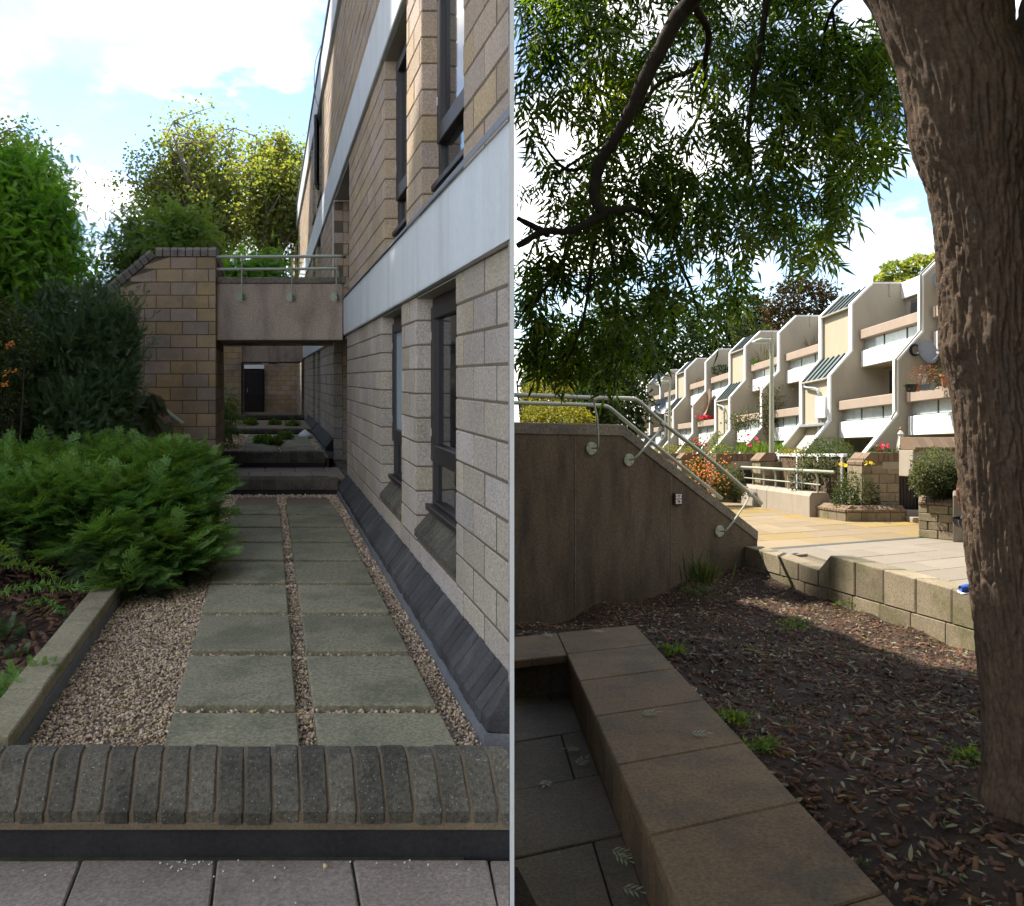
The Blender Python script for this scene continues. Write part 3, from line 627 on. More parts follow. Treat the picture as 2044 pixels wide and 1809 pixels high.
# end wall with the slatted gate
ew3 = thing('end_wall', LF(.2, 22.6, .6), 'sandy block wall closing the far end of the passage beside the slatted gate', 'wall')
bm = MB(); box(bm, LF, (-.23, 25.55, -.1), (UW + .2, 25.7, 2.8)); box(bm, LF, (-1.6, 25.56, 1.925), (-.232, 25.7, 2.8)); box(bm, LF, (-1.6, 25.57, .0), (-.845, 25.69, 1.92)); bm.build('wall_core', M['mortar'], ew3)
for k in range(16):
    u = -.23 - (.15 if k % 2 else 0)
    while u < UW:
        a, b = max(u, -.23), min(u + .304, UW)
        if b - a > .03:
            br = MB(); cbox(br, LF, (a + .004, 25.543, .2 + k * .1525 + .004), (b - .004, 25.58, .2 + (k + 1) * .1525 - .004), .004); br.build('block', M['block_weathered'], ew3)
        u += .304
gt = thing('slatted_gate', LF(-.5, 25.4, .3), 'tall black slatted timber gate with a small handle at the end of the passage', 'gate')
for i in range(9):
    s = MB(); a = -.78 + i * .06; cbox(s, LF, (a, 25.40, .3), (a + .05, 25.43, 1.74), .003); s.build('slat', M['darkwood'], gt)
for z in (.36, 1.0, 1.68):
    s = MB(); cbox(s, LF, (-.78, 25.385, z - .035), (-.24, 25.398, z + .035), .003); s.build('crossbar', M['darkwood'], gt)
s = MB(); cbox(s, LF, (-.90, 25.475, .0), (-.15, 25.5, 1.935), .003); s.build('dark_backing', M['darkwood'], gt)
s = MB(); cbox(s, LF, (-.70, 25.36, 1.05), (-.675, 25.384, 1.17), .003); s.build('handle', M['metal'], gt)
s = MB(); cbox(s, LF, (-.84, 25.38, .1), (-.795, 25.46, 1.8), .004); cbox(s, LF, (-.232, 25.38, .1), (-.20, 25.46, 1.78), .004); s.build('gate_frame', M['darkwood'], gt)
s = MB(); cbox(s, LF, (-.80, 25.37, 1.79), (-.16, 25.46, 1.92), .005); s.build('lintel', M['white'], gt)
s = MB(); cbox(s, LF, (-.715, 20.4, .5), (-.655, 20.46, 1.9), .005); tag(s.build('gate_post', M['darkwood']), 'black post standing beside the opening under the farther footbridge', 'post')
# short handrail on the stair in front of the wall
hr = thing('stair_handrail', LF(-1.1, 9.1, 1.0), 'short grey green handrail sloping down the brown block wall beside the yew', 'handrail')
s = MB(); tube(s, [LF(-1.62, 9.16, 1.42), LF(-1.25, 9.16, 1.18), LF(-.985, 9.16, .975)], .026, 10); s.build('rail', M['rail'], hr)
s = MB(); tube(s, [LF(-1.12, 9.28, 1.02), LF(-1.12, 9.20, 1.02), LF(-1.1, 9.16, 1.06)], .009, 6); b = s.build('bracket', M['rail'], hr)
s = MB(); disc(s, LF(-1.12, 9.295, 1.02), (0, 1, 0), .045, .012, 16); s.build('fixing_disc', M['rail'], b)
sw = MB(); prism(sw, LF, [(-3.6, .1), (-1.1, .1), (-1.1, .62), (-1.152, .677), (-3.6, 2.2)], 8.86, 9.0, 1); tag(sw.build('stair_side_wall', M['cap']), 'low sloping concrete stair edge in front of the brown block wall', 'wall')

# ------------------------------------------------------------------ added screen, stands for the white strip between the two views
sc = thing('added_divider', (0, 3, 0), 'tall thin white screen added for the strip between the two views', 'screen')
s = MB(); box(s, IDN, (-.0062, 2.2, -.6), (.0062, 2.94, 2.72)); s.build('panel', M['white'], sc)
s = MB(); box(s, IDN, (-.005, 2.94, -.6), (.0055, 3.7, 3.0)); s.build('rear_panel', M['white'], sc)
# ================================================================== GARDEN SIDE
def G(px, py, h):                 # image pixel cast onto height h over the sheared garden ground
    y = F * (EYE - h) / (py - 905); return ((px - CX) / F * y, y, h)
# ------------------------------------------------------------------ mulch bed
CTRL = np.array([(1.1, 2, .19), (1.0, 3.5, .19), (.95, 5.5, .18), (.4, 6, .1), (0, 7, -.2), (.3, 9.1, -.45), (1.6, 9.8, -.3), (2.6, 10.3, -.1), (3.1, 10.5, -.04), (3.4, 8.9, -.13), (3.7, 7.6, -.12),
                 (3.9, 6.7, -.17), (4.2, 5, -.1), (3, 3, .1), (1.9, 3, .15), (2, 5, .05), (2.3, 7, -.08), (3, 1.5, .15), (5, 4, 0), (.2, 7.5, -.25), (1.85, 2.98, .19), (2.1, 3.1, .18)])
def mulch_h(x, y):
    d = (CTRL[:, 0] - np.asarray(x)[..., None]) ** 2 + (CTRL[:, 1] - np.asarray(y)[..., None]) ** 2 + .02
    w = d ** -1.6; b = .018 * np.sin(5.1 * np.asarray(x) + 2.3 * np.asarray(y)) + .014 * np.sin(11 * np.asarray(x) - 7 * np.asarray(y))
    return (w * CTRL[:, 2]).sum(-1) / w.sum(-1) + b
xs = np.arange(-.0, 6.01, .08); ys = np.arange(1.2, 11.3, .08)
XX, YY = np.meshgrid(xs, ys); HH = mulch_h(XX, YY)
ZZ = HH - ZSHEAR * YY + rng.normal(0, .006, HH.shape)
nx = len(xs); idx = np.arange(XX.size).reshape(XX.shape)
Q = np.stack([idx[:-1, :-1], idx[:-1, 1:], idx[1:, 1:], idx[1:, :-1]], -1).reshape(-1, 4)
cxm = XX.ravel()[Q].mean(1); cym = YY.ravel()[Q].mean(1)
keep = (cxm > (1.13 + ES * cym)) | (cym > 5.2 + .43 * (cxm + .0447 * cym - .57)); keep &= cxm < 3.2 + (10.5 - cym) * .2
tag(npmesh('mulch_bed', np.stack([XX, YY, ZZ], -1).reshape(-1, 3), Q[keep], M['soil'], smooth=True), kind='structure')
def in_bed(x, y): return ((x > 1.18 + ES * y) | (y > 5.85)) & (x < 3.10 + (10.5 - y) * .2) & (y < 9.0 + (x - .025) * .548 - .05) & (x > .02)
def scatter_bed(n, ymin=1.6, ymax=10.6, power=1.0):
    y = ymin + (ymax - ymin) * rng.uniform(0, 1, n * 3) ** power; x = rng.uniform(0, 5, n * 3); k = in_bed(x, y); x, y = x[k][:n], y[k][:n]
    return np.stack([x, y, mulch_h(x, y) - ZSHEAR * y], -1)
CHV = np.array([(-1, -.3, -.15), (1, -.22, -.15), (.9, .3, -.1), (-.8, .25, -.15), (-.9, -.2, .18), (.85, -.15, .2), (.8, .2, .2), (-.7, .2, .15)]); CHF = [(4, 5, 6), (4, 6, 7), (0, 1, 5), (0, 5, 4), (1, 2, 6), (1, 6, 5), (2, 3, 7), (2, 7, 6), (3, 0, 4), (3, 4, 7)]
P = scatter_bed(25000, power=1.3); n = len(P); d = rng.normal(size=(n, 3)); d[:, 2] *= .25
A = frames(d, roll=rng.uniform(-.5, .5, n)) * (rng.gamma(2.6, .0045, (n, 1, 1)) + .004); V, T = instance(CHV, CHF, A, P + np.array([0, 0, .008]))
tag(npmesh('bark_chips', V, T, M['chip']), kind='stuff')
LFV = np.array([(0, 0, 0), (.3, .13, .03), (.3, -.13, .03), (.65, .11, .02), (.65, -.11, .02), (1, 0, -.05), (.45, 0, -.02)]); LFF = [(0, 2, 6), (0, 6, 1), (1, 6, 3), (6, 2, 4), (6, 4, 3), (3, 4, 5)]
P = scatter_bed(3600, power=1.25); n = len(P); d = rng.normal(size=(n, 3)); d[:, 2] *= .2
A = frames(d, roll=rng.uniform(-.8, .8, n)) * rng.uniform(.025, .06, (n, 1, 1)); V, T = instance(LFV, LFF, A, P + np.array([0, 0, .022]))
tag(npmesh('fallen_leaves', V, T, M['dryleaf']), kind='stuff')

# ------------------------------------------------------------------ dark paving and the low bench wall
dp = MB(); box(dp, RF, (.012, 1.2, -.2), (.62, 7.0, -.045)); dpv = tag(dp.build('courtyard_paving', M['soil']), kind='structure')
def BK(u, y, h): return RU(u, y + .43 * (u - .57), h)
def BC(u, y, h):
    p = BK(u, y, h)
    if p[0] < .010: p = BK((.010 - ES * (y - .43 * .57)) / (1 + ES * .43), y, h)
    return p
for r in range(-3, 6):
    ya = 4.32 - .585 * r
    for (ua, ub) in (((.0, .45), (.457, .575)) if r % 2 == 0 else ((-.1, .0 + .13), (.137, .575))):
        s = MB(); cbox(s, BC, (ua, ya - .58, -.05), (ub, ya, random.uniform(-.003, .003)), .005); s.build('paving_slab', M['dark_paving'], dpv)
bw = thing('bench_wall', RU(.86, 3.8, 0), 'low sandstone topped seat wall running along the mulch bed', 'wall')
bm = MB(); box(bm, BK, (.60, .6, -.1), (1.14, 5.58, .19)); bm.build('wall_core', M['mortar'], bw)
for i in range(0, 9):
    a = 5.0 - .594 * i; s = MB()
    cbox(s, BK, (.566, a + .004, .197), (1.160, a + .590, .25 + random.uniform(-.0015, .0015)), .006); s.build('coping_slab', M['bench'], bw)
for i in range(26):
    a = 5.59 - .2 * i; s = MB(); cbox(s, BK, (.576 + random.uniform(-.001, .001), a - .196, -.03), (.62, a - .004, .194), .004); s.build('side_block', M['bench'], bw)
s = MB(); cbox(s, BC, (-.6, 5.0 - .02, .197), (.562, 5.59, .25), .006); s.build('coping_slab', M['bench'], bw)
s = MB(); box(s, BC, (-.6, 5.05, -.1), (.60, 5.55, .192)); s.build('return_wall', M['concrete_dark'], bw)

# ------------------------------------------------------------------ the dark concrete ramp wall with its railing
WA, WB = Vector((-1.15, 8.356)), Vector((3.31, 10.80)); WD = (WB - WA).normalized(); WN = Vector((-WD.y, WD.x))
def WF(s_, t_, h):                # s from the photographed edge x=.025, t behind the face
    p = Vector((.025, 9.0)) + WD * s_ + WN * t_; return (p.x, p.y, h - ZSHEAR * p.y)
def wall_s(px):                   # distance along the wall face for an image pixel column
    k = (px - CX) / F; q = Vector((.025, 9.0)); return (k * q.y - q.x) / (WD.x - k * WD.y)
def wall_h(px, py): 
    s_ = wall_s(px); y = 9.0 + WD.y * s_; return s_, 1.5 - (py - 905) * y / F
SC, HC = wall_h(1237.6, 846.3); SE, HE = wall_h(1509.3, 1061.5); HT = 1.85
rw = thing('ramp_wall', WF(1.5, 0, 0), 'dark stained concrete wall with a sloping end beside the mulch bed', 'wall')
pr = [(-1.2, -.8), (SE + .02, -.8), (SE + .015, HE - .12), (SC + .02, HT - .12), (-1.2, HT - .12)]
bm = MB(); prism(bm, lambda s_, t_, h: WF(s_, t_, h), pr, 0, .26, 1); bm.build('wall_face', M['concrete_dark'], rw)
cp = [(-1.2, HT - .118), (SC + .02, HT - .118), (SE + .017, HE - .118), (SE + .025, HE - .12), (SE + .03, HE), (SC + .035, HT - .005), (SC, HT), (-1.2, HT)]
bm = MB(); prism_b(bm, lambda s_, t_, h: WF(s_, t_, h), cp, -.012, .275, 1, .012); bm.build('wall_cap', M['cap'], rw)
for (px, w_) in ((1147, .010), (1338, .008)):
    s_ = wall_s(px); bm = MB(); box(bm, WF, (s_, -.0035, -.7), (s_ + w_, .004, 1.71 if px < 1200 else 1.2)); bm.build('shutter_joint', M['cap'], rw)
rl = thing('ramp_railing', WF(1.5, -.08, 1.9), 'grey green double pipe railing on the dark concrete ramp wall', 'railing')
up = [wall_h(*p) for p in ((900, 786), (1026, 789.5), (1178.5, 795.3), (1248.7, 797), (1262, 800.5), (1275, 810), (1313, 844.8), (1409.8, 919.5), (1509.3, 1004.4))]
lo = [wall_h(*p) for p in ((900, 800), (1026, 803), (1178.5, 807.6), (1212, 809.3), (1224, 812.5), (1238, 823), (1295.6, 871), (1450.7, 995.6))]
s = MB(); tube(s, smooth_pts([WF(a, -.09, b) for a, b in up], 4), .0255, 12); s.build('upper_rail', M['rail'], rl, True)
s = MB(); tube(s, smooth_pts([WF(a, .10, b) for a, b in lo], 4), .0235, 12); s.build('lower_rail', M['rail'], rl, True)
for (dpx, dpy, tx, ty) in ((1179, 895, 1177, 797), (1254, 918, 1311, 846), (1434.7, 1060, 1485, 985)):
    a, b = wall_h(dpx, dpy); c, d = wall_h(tx, ty)
    s = MB(); tube(s, smooth_pts([WF(a, -.03, b), WF(a + .01, -.13, b + .03), WF(a + (c - a) * .55, -.14, b + (d - b) * .55), WF(a + (c - a) * .9, -.10, b + (d - b) * .82), WF(c, -.09, d - .02)], 5), .0125, 7); br = s.build('bracket', M['rail'], rl)
    nrm = (WN.x, WN.y, 0); s = MB(); disc(s, WF(a, -.008, b), nrm, .075, .016, 22); s.build('fixing_disc', M['rail'], br)
    for (da, db) in ((-.042, .042), (.042, .042), (-.042, -.042), (.042, -.042)):
        s = MB(); disc(s, WF(a + da, -.02, b + db), nrm, .010, .014, 6); s.build('bolt', M['rail'], br)
    s = MB(); disc(s, WF(c, -.09, d), (WD.x, WD.y, 0 if tx < 1200 else -.9), .031, .06, 10); s.build('clamp', M['rail'], br)
# number plaque
a0, b1 = wall_h(1342.5, 984.5); a1, b0 = wall_h(1358.6, 1007.5)
pq = thing('number_plaque', WF(a0, 0, b0), 'small dark red framed plaque of house numbers on the ramp wall', 'sign')
s = MB(); cbox(s, WF, (a0, -.03, b0), (a1, -.001, b1), .004); s.build('frame', M['plaque'], pq)
hm = (b0 + b1) / 2; w_ = a1 - a0
for (lo_, hi_, txt) in ((hm + .006, b1 - .014, '77'), (b0 + .014, hm - .006, '76')):
    s = MB(); cbox(s, WF, (a0 + w_ * .14, -.036, lo_), (a1 - w_ * .14, -.0305, hi_), .002); pl = s.build('number_plate', M['enamel'], pq)
    fc = bpy.data.curves.new('house_number', 'FONT'); fc.body = txt; fc.size = (hi_ - lo_) * .92; fc.align_x = 'CENTER'; fc.align_y = 'CENTER'; fc.extrude = .0008; fc.offset = .001
    tmp = bpy.data.objects.new('house_number', fc); me_ = bpy.data.meshes.new_from_object(tmp); bpy.data.objects.remove(tmp); bpy.data.curves.remove(fc)
    p = Vector(WF((a0 + a1) / 2, -.0385, (lo_ + hi_) / 2)); ang = math.atan2(WD.y, WD.x)
    me_.transform(Matrix.Translation(p) @ Matrix.Rotation(ang, 4, 'Z') @ Matrix.Rotation(rad(90), 4, 'X')); me_.materials.clear(); me_.materials.append(M['ink'])
    link('house_number', me_, pl)
    for q in (a0 + w_ * .19, a1 - w_ * .19):
        s = MB(); disc(s, WF(q, -.037, (lo_ + hi_) / 2), (WN.x, WN.y, 0), .005, .004, 8); s.build('screw', M['ink'], pl)

# ------------------------------------------------------------------ planter wall along the path
def PWX(y): return 3.14 + (10.5 - y) * .2
def PW(y, t, h): return (PWX(y) + t, y, h - ZSHEAR * y)
pwt = thing('planter_wall', PW(8, 0, 0), 'low two course block wall with a step in its top between mulch bed and path', 'wall')
def ptop(y):
    for (a, ha), (b, hb) in zip(PT_, PT_[1:]):
        if a >= y >= b: return ha + (hb - ha) * (a - y) / (a - b)
    return PT_[-1][1]
PT_ = [(10.75, .262), (9.81, .237), (9.0, .19), (8.78, .385), (7.67, .345), (6.7, .304), (5.0, .27)]
bm = MB(); yy_ = [10.7, 9.81, 9.0, 8.8, 7.67, 6.7, 5.0]
for a, b in zip(yy_, yy_[1:]):
    bm.add([PW(a, .01, -.5), PW(b, .01, -.5), PW(b, .19, -.5), PW(a, .19, -.5), PW(a, .01, ptop(a) - .02), PW(b, .01, ptop(b) - .02), PW(b, .19, ptop(b) - .02), PW(a, .19, ptop(a) - .02)], [(4, 5, 6, 7), (0, 1, 5, 4), (2, 3, 7, 6), (0, 3, 7, 4), (1, 2, 6, 5)])
bm.build('wall_core', M['mortar'], pwt)
ycuts = [10.7, 10.25, 9.8, 9.4, 9.0, 8.79, 8.35, 7.9, 7.45, 7.0, 6.55, 6.1, 5.65, 5.2]
for c_, (frac0, frac1) in enumerate(((-.42, -.21), (-.205, .005), (.01, 1))):
    cuts = ycuts if c_ == 2 else [10.7] + [10.5 - .44 * i + (.2 if c_ else 0) - .1 for i in range(13)]
    for a, b in zip(cuts, cuts[1:]):
        a2, b2 = a - .006, b + .006; s = MB(); j = random.uniform(-.004, .004)
        if c_ < 2: za = zb_ = frac1; z0a = frac0
        else: za, zb_ = ptop(a2), ptop(b2); z0a = .012
        def T3(i, j_, k): 
            y = a2 + (b2 - a2) * j_; return PW(y, (-.002 + j + .24 * i) if c_ == 2 else (.003 + j + .1 * i), z0a + ((za + (zb_ - za) * j_) - z0a) * k)
        cbox(s, T3, (0, 0, 0), (1, 1, 1), .03); s.build('block', M['wallblock'], pwt)

# ------------------------------------------------------------------ paths
pbm = MB(); poly = [(4.35, 4.0), (PWX(6.4) + .15, 6.4), (PWX(10.6) + .15, 10.6), (3.36, 10.95), (3.0, 11.2), (1.6, 12.6), (1.2, 16), (.5, 24), (-1.5, 50), (14, 52), (14, 4)]
pbm.add([RF(x, y, .165) for x, y in poly], [tuple(range(len(poly)))])
pths = tag(pbm.build('path', M['mortar']), kind='structure')
E1 = Vector((1, .53))
def PS(a, b, h):                  # a across, b along
    return (3.32 + a + ES * b, 10.8 + .53 * a + b, h - ZSHEAR * (10.8 + .53 * a + b))
def inpoly(x, y):
    c = False; n_ = len(poly)
    for i in range(n_):
        (x1, y1), (x2, y2) = poly[i], poly[(i + 1) % n_]
        if (y1 > y) != (y2 > y) and x < (x2 - x1) * (y - y1) / (y2 - y1) + x1: c = not c
    return c
def slabrows(name, m, b0, rows, bp, ap, amin, amax):
    for r in range(rows):
        b = b0 + r * bp; a = amin - (ap * .5 if r % 2 else 0)
        while a < amax:
            q = [PS(a + .01, b, 0), PS(a + ap - .01, b, 0), PS(a + ap - .01, b + bp, 0), PS(a + .01, b + bp, 0)]
            if all(inpoly(p[0], p[1]) for p in q) or sum(inpoly(p[0], p[1]) for p in q) >= 3:
                s = MB(); cbox(s, PS, (a + .006, b + .006, .15), (a + ap - .006, b + bp - .006, .2 + random.uniform(-.002, .002)), .006); s.build(name, m, pths)
            a += ap
slabrows('yellow_slab', M['yellow_paving'], .08, 15, .78, .98, -2.9, 5.2)
slabrows('path_slab', M['grey_paving'], -.06 - .62 * 14, 14, .62, .93, -1.4, 8.0)
ds = MB(); box(ds, PS, (-.2, -.05, .17), (4.4, .07, .199)); ds.build('drain_channel', M['ribbar'], pths)
far = MB(); far.add([PS(-4, 11.85, .196), PS(6, 11.85, .196), PS(5, 38, .196), PS(-4.5, 38, .196)], [(0, 1, 2, 3)]); far.build('far_paving', M['yellow_paving'], pths)

# ------------------------------------------------------------------ pale trough with railings
tr = thing('concrete_trough', RF(6.15, 19, .2), 'long pale cast concrete trough with chamfered top beside the yellow paving', 'trough')
TR0, TR1 = Vector((6.06, 16.34)), Vector((5.95, 21.5))
def TF(t_, o, h): p = TR0.lerp(TR1, t_); return (p.x + o, p.y, h - ZSHEAR * p.y)
bm = MB(); prof = [(0, .15), (0, .62), (.05, .70), (.36, .70), (.41, .64), (.41, .15)]
for a, b in ((0, .498), (.502, 1)):
    b_ = MB(); prism_b(b_, lambda o, t_, h: TF(t_, o, h), [(o, h) for o, h in prof], a, b, 1, .002); b_.build('trough_section', M['trough'], tr)
def post_rail(name, o, label, n_, ymax=1.0):
    t = thing(name, TF(.5, o, .7), label, 'railing')
    s = MB(); tube(s, [TF(-.06, o + .25, 1.12), TF(0.0, o, 1.135), TF(ymax, o - .04, 1.137)], .032, 8); s.build('top_rail', M['rail'], t)
    s = MB(); tube(s, [TF(-.02, o + .06, .86), TF(ymax, o, .86)], .018, 6); s.build('middle_rail', M['rail'], t)
    for i in range(n_):
        q = .0 + (ymax - .05) * i / (n_ - 1); s = MB(); tube(s, smooth_pts([TF(q, o + .05, .69), TF(q, o + .05, .95), TF(q, o + .03, 1.04), TF(q + .004, o, 1.115)], 3), .02, 6); s.build('post', M['rail'], t)
post_rail('trough_railing', .12, 'pale painted pipe railing standing on the concrete trough', 7)
post_rail('trough_railing', 1.5, 'second pale pipe railing behind the concrete trough', 6, .85)
# ------------------------------------------------------------------ brick planter, gate pier, gate, steps, block wall, pillar
bp = thing('brick_planter', RF(6.8, 15.6, .2), 'angular block planter with canted brick coping holding the yellow flowered shrub', 'planter')
pts = [(6.14, 16.9), (6.23, 16.2), (6.36, 15.25), (7.5, 15.3), (7.62, 16.4)]
core = MB(); core.add([RF(x, y, h) for h in (.1, .42) for x, y in pts], [(5, 6, 7, 8, 9), (0, 1, 6, 5), (1, 2, 7, 6), (2, 3, 8, 7), (3, 4, 9, 8)]); core.build('planter_core', M['soil'], bp)
for (a, b) in zip(pts, pts[1:]):
    a, b = Vector(a), Vector(b); d = (b - a); L_ = d.length; d.normalize(); nn = Vector((d.y, -d.x))
    def EF(s_, o, h): p = a + d * s_ + nn * o; return RF(p.x, p.y, h)
    k = max(1, round(L_ / .3))
    for i in range(k):
        s = MB(); cbox(s, EF, (i * L_ / k + .004, -.05, .19), ((i + 1) * L_ / k - .004, .014, .372), .006); s.build('block', M['wallblock'], bp)
    k = max(1, round(L_ / .105))
    for i in range(k):
        s = MB(); prism_b(s, lambda s_, o, h: EF(s_, o, h), [(.03, .378), (.03, .42), (-.10, .50), (-.16, .50), (-.16, .38)], i * L_ / k + .004, (i + 1) * L_ / k - .004, 0, .004); s.build('coping_brick', M['brick'], bp)
def blockface(parent, fn, u0, u1, h0, h1, bl, bh, m=None, t0=0.0, t1=.05, limit=300):
    n_ = max(1, round((h1 - h0) / bh)); bh = (h1 - h0) / n_; items = []
    for k in range(n_):
        u = u0 - (bl / 2 if k % 2 else 0)
        while u < u1 - .02:
            a, b = max(u, u0), min(u + bl, u1)
            if b - a > .03: items.append((a, b, h0 + k * bh, h0 + (k + 1) * bh))
            u += bl
    for (a, b, c, d) in items:
        s = MB(); cbox(s, fn, (a + .004, t0 - .004 + random.uniform(-.002, .002), c + .004), (b - .004, t1, d - .004), .006); s.build('block', m or M['wallblock'], parent)
gp = thing('gate_pier', RF(7.2, 15.6, .2), 'tall block pier with sloping brick shoulders beside the dark garden gate', 'pier')
core = MB(); box(core, RF, (6.83, 15.61, .1), (7.54, 16.3, 1.4)); core.build('pier_core', M['mortar'], gp)
blockface(gp, lambda u, t, h: RF(u, 15.6 + t, h), 6.83, 7.53, .2, 1.27, .31, .17)
blockface(gp, lambda u, t, h: RF(6.82 + t, 15.6 + u, h), .01, .7, .2, 1.27, .31, .17)
for i in range(8):
    s = MB(); a = 15.58 + .09 * i; prism_b(s, lambda u, y, h: RF(u, y, h), [(6.80, 1.275), (6.80, 1.33), (6.97, 1.515), (7.12, 1.515), (7.12, 1.275)], a + .003, a + .087, 1, .004); s.build('coping_brick', M['brick'], gp)
for i in range(9):
    s = MB(); a = 7.125 + .1 * i; cbox(s, lambda u, y, h: RF(u, y, h), (a + .004, 15.585, 1.345), (a + .096, 15.9, 1.515), .005); s.build('soldier_brick', M['brick'], gp)
s = MB(); cbox(s, RF, (7.2, 15.592, 1.19), (8.1, 15.9, 1.34), .006); s.build('lintel', M['trough'], gp)
gg = thing('garden_gate', RF(7.8, 15.85, .2), 'dark boarded garden gate under a pale lintel', 'gate')
for i in range(6):
    s = MB(); a = 7.60 + .066 * i; cbox(s, RF, (a + .003, 15.84, .22), (a + .063, 15.87, 1.16), .003); s.build('board', M['darkwood'], gg)
s = MB(); cbox(s, RF, (7.55, 15.80, .2), (7.598, 15.9, 1.188), .004); cbox(s, RF, (7.998, 15.80, .2), (8.05, 15.9, 1.188), .004); s.build('gate_frame', M['darkwood'], gg)
for i, (y0_, h_) in enumerate(((15.0, .30), (15.35, .40))):
    s = MB(); cbox(s, RF, (7.5 + .05 * i, y0_, .18), (8.1, y0_ + .36, h_), .008); tag(s.build('stone_step', M['trough']), ('lower' if i == 0 else 'upper') + ' pale stone step in front of the dark garden gate', 'step')
wb = thing('block_wall', RF(6.4, 12.2, .2), 'pale block retaining wall with canted coping under the grey green bush', 'wall')
def WB2(u, t, h): return RF(6.29 + u + t * .54, 12.42 - u * 1.75 + t, h)
core = MB(); box(core, WB2, (0.01, .03, .1), (.34, .5, .74)); core.build('wall_core', M['mortar'], wb)
blockface(wb, WB2, 0, .335, .2, .71, .16, .128, M['wallblock'])
for i in range(5):
    s = MB(); prism_b(s, lambda u, t, h: WB2(u, t, h), [(-.02, .714), (-.02, .745), (.16, .83), (.45, .83), (.45, .714)], i * .067 + .002, i * .067 + .065, 0, .004); s.build('coping_brick', M['brick'], wb)
cpil = thing('concrete_pillar', RF(6.7, 11.8, .2), 'pale concrete pillar beside the tree trunk where a helmet hangs', 'pillar')
s = MB(); prism_b(s, lambda u, t, h: RF(6.46 + u + t * .56, 11.75 + t, h), [(0, .15), (0, .88), (.06, .945), (.5, .945), (.5, .15)], 0, .9, 0, .01); s.build('pillar_shaft', M['trough'], cpil)
s = MB(); cbox(s, lambda u, t, h: RF(6.5 + u, 13.6 + t, h), (.3, 0, 1.1), (1.4, .5, 1.55), .01); s.build('upper_block', M['trough'], cpil)
for i in range(9):
    s = MB(); prism_b(s, lambda u, t, h: RF(6.8 + u, 13.55 + t, h), [(-.02, 1.56), (-.02, 1.6), (.2, 1.78), (.5, 1.78), (.5, 1.56)], i * .12 + .003, i * .12 + .117, 0, .004); s.build('coping_brick', M['brick'], cpil)
# helmet and bag by the pillar, a shoe below
hc = Vector(RF(6.52, 11.58, .47))
hl = thing('bicycle_helmet', hc, 'black vented bicycle helmet hanging beside the trunk in front of the pale pillar', 'helmet')
vs, fs = [], []
for i in range(9):
    th = math.pi * .56 * i / 8
    for k in range(16):
        ph = 2 * math.pi * k / 16; r_ = math.sin(th) * (1 + .06 * math.cos(8 * ph) * (th > .5)); vs.append(hc + Vector((r_ * math.cos(ph) * .15, r_ * math.sin(ph) * .13, -.02 - .12 * math.cos(th) + .09)))
fs = [(i * 16 + k, i * 16 + (k + 1) % 16, (i + 1) * 16 + (k + 1) % 16, (i + 1) * 16 + k) for i in range(8) for k in range(16)]
s = MB(); s.add(vs, fs); s.build('shell', M['black'], hl)
for k in range(5):
    ph = -.9 + .45 * k - 1.57; s = MB(); tube(s, smooth_pts([hc + Vector((math.cos(ph) * .15 * math.sin(t_), math.sin(ph) * .135 * math.sin(t_), .07 - .125 * math.cos(t_))) for t_ in (.35, .8, 1.25, 1.6)], 3), .010, 5); s.build('vent_rib', M['dishgrey'], hl)
s = MB(); tube(s, smooth_pts([hc + Vector((-.05, -.02, .09)), hc + Vector((.02, 0, .22)), hc + Vector((.1, .02, .36))], 4), .008, 5); s.build('strap', M['dishgrey'], hl)
bgc = Vector(RF(6.58, 11.6, .93)); bgm = mat('maroon woven bag', (.06, .022, .02), (.09, .04, .03), 14, 60, .3, .8, .2, 60, 0, stain=(.30, .17, .06), sscale=16, slo=.55, shi=.6, samt=.8)
s = MB(); vs = []
for i in range(7):
    t_ = i / 6; w_ = .13 * math.sin(math.pi * (.12 + .8 * t_)) + .03; z_ = .3 - .6 * t_
    for k in range(12): a = 2 * math.pi * k / 12; vs.append(bgc + Vector((math.cos(a) * w_, math.sin(a) * .07, z_)))
s.add(vs, [(i * 12 + k, i * 12 + (k + 1) % 12, (i + 1) * 12 + (k + 1) % 12, (i + 1) * 12 + k) for i in range(6) for k in range(12)] + [tuple(range(12)), tuple(range(72, 84))])
tag(s.build('shoulder_bag', bgm, None, True), 'maroon patterned bag hanging above the helmet beside the trunk', 'bag')
shc = Vector(G(1944, 1182, .33)); s = MB(); vs = []
for i in range(6):
    t_ = i / 5; h_ = (.055, .07, .075, .06, .045, .02)[i]; w_ = (.03, .034, .035, .04, .042, .02)[i]
    for k in range(8):
        a = 2 * math.pi * k / 8; vs.append(shc + Vector((-.12 + .24 * t_, math.cos(a) * w_, max(0, math.sin(a) * .5 + .5) * h_ - ZSHEAR * shc.y)))
s.add(vs, [(i * 8 + k, i * 8 + (k + 1) % 8, (i + 1) * 8 + (k + 1) % 8, (i + 1) * 8 + k) for i in range(5) for k in range(8)] + [tuple(range(8)), tuple(range(40, 48))])
sh = tag(s.build('trainer_shoe', M['blue'], None, True), 'blue trainer shoe just showing beside the trunk on the wall top', 'shoe')
s = MB(); cbox(s, IDN, tuple(shc + Vector((-.125, -.045, -ZSHEAR * shc.y - .014))), tuple(shc + Vector((.13, .045, -ZSHEAR * shc.y + .004))), .006); s.build('sole', M['whitebit'], sh)

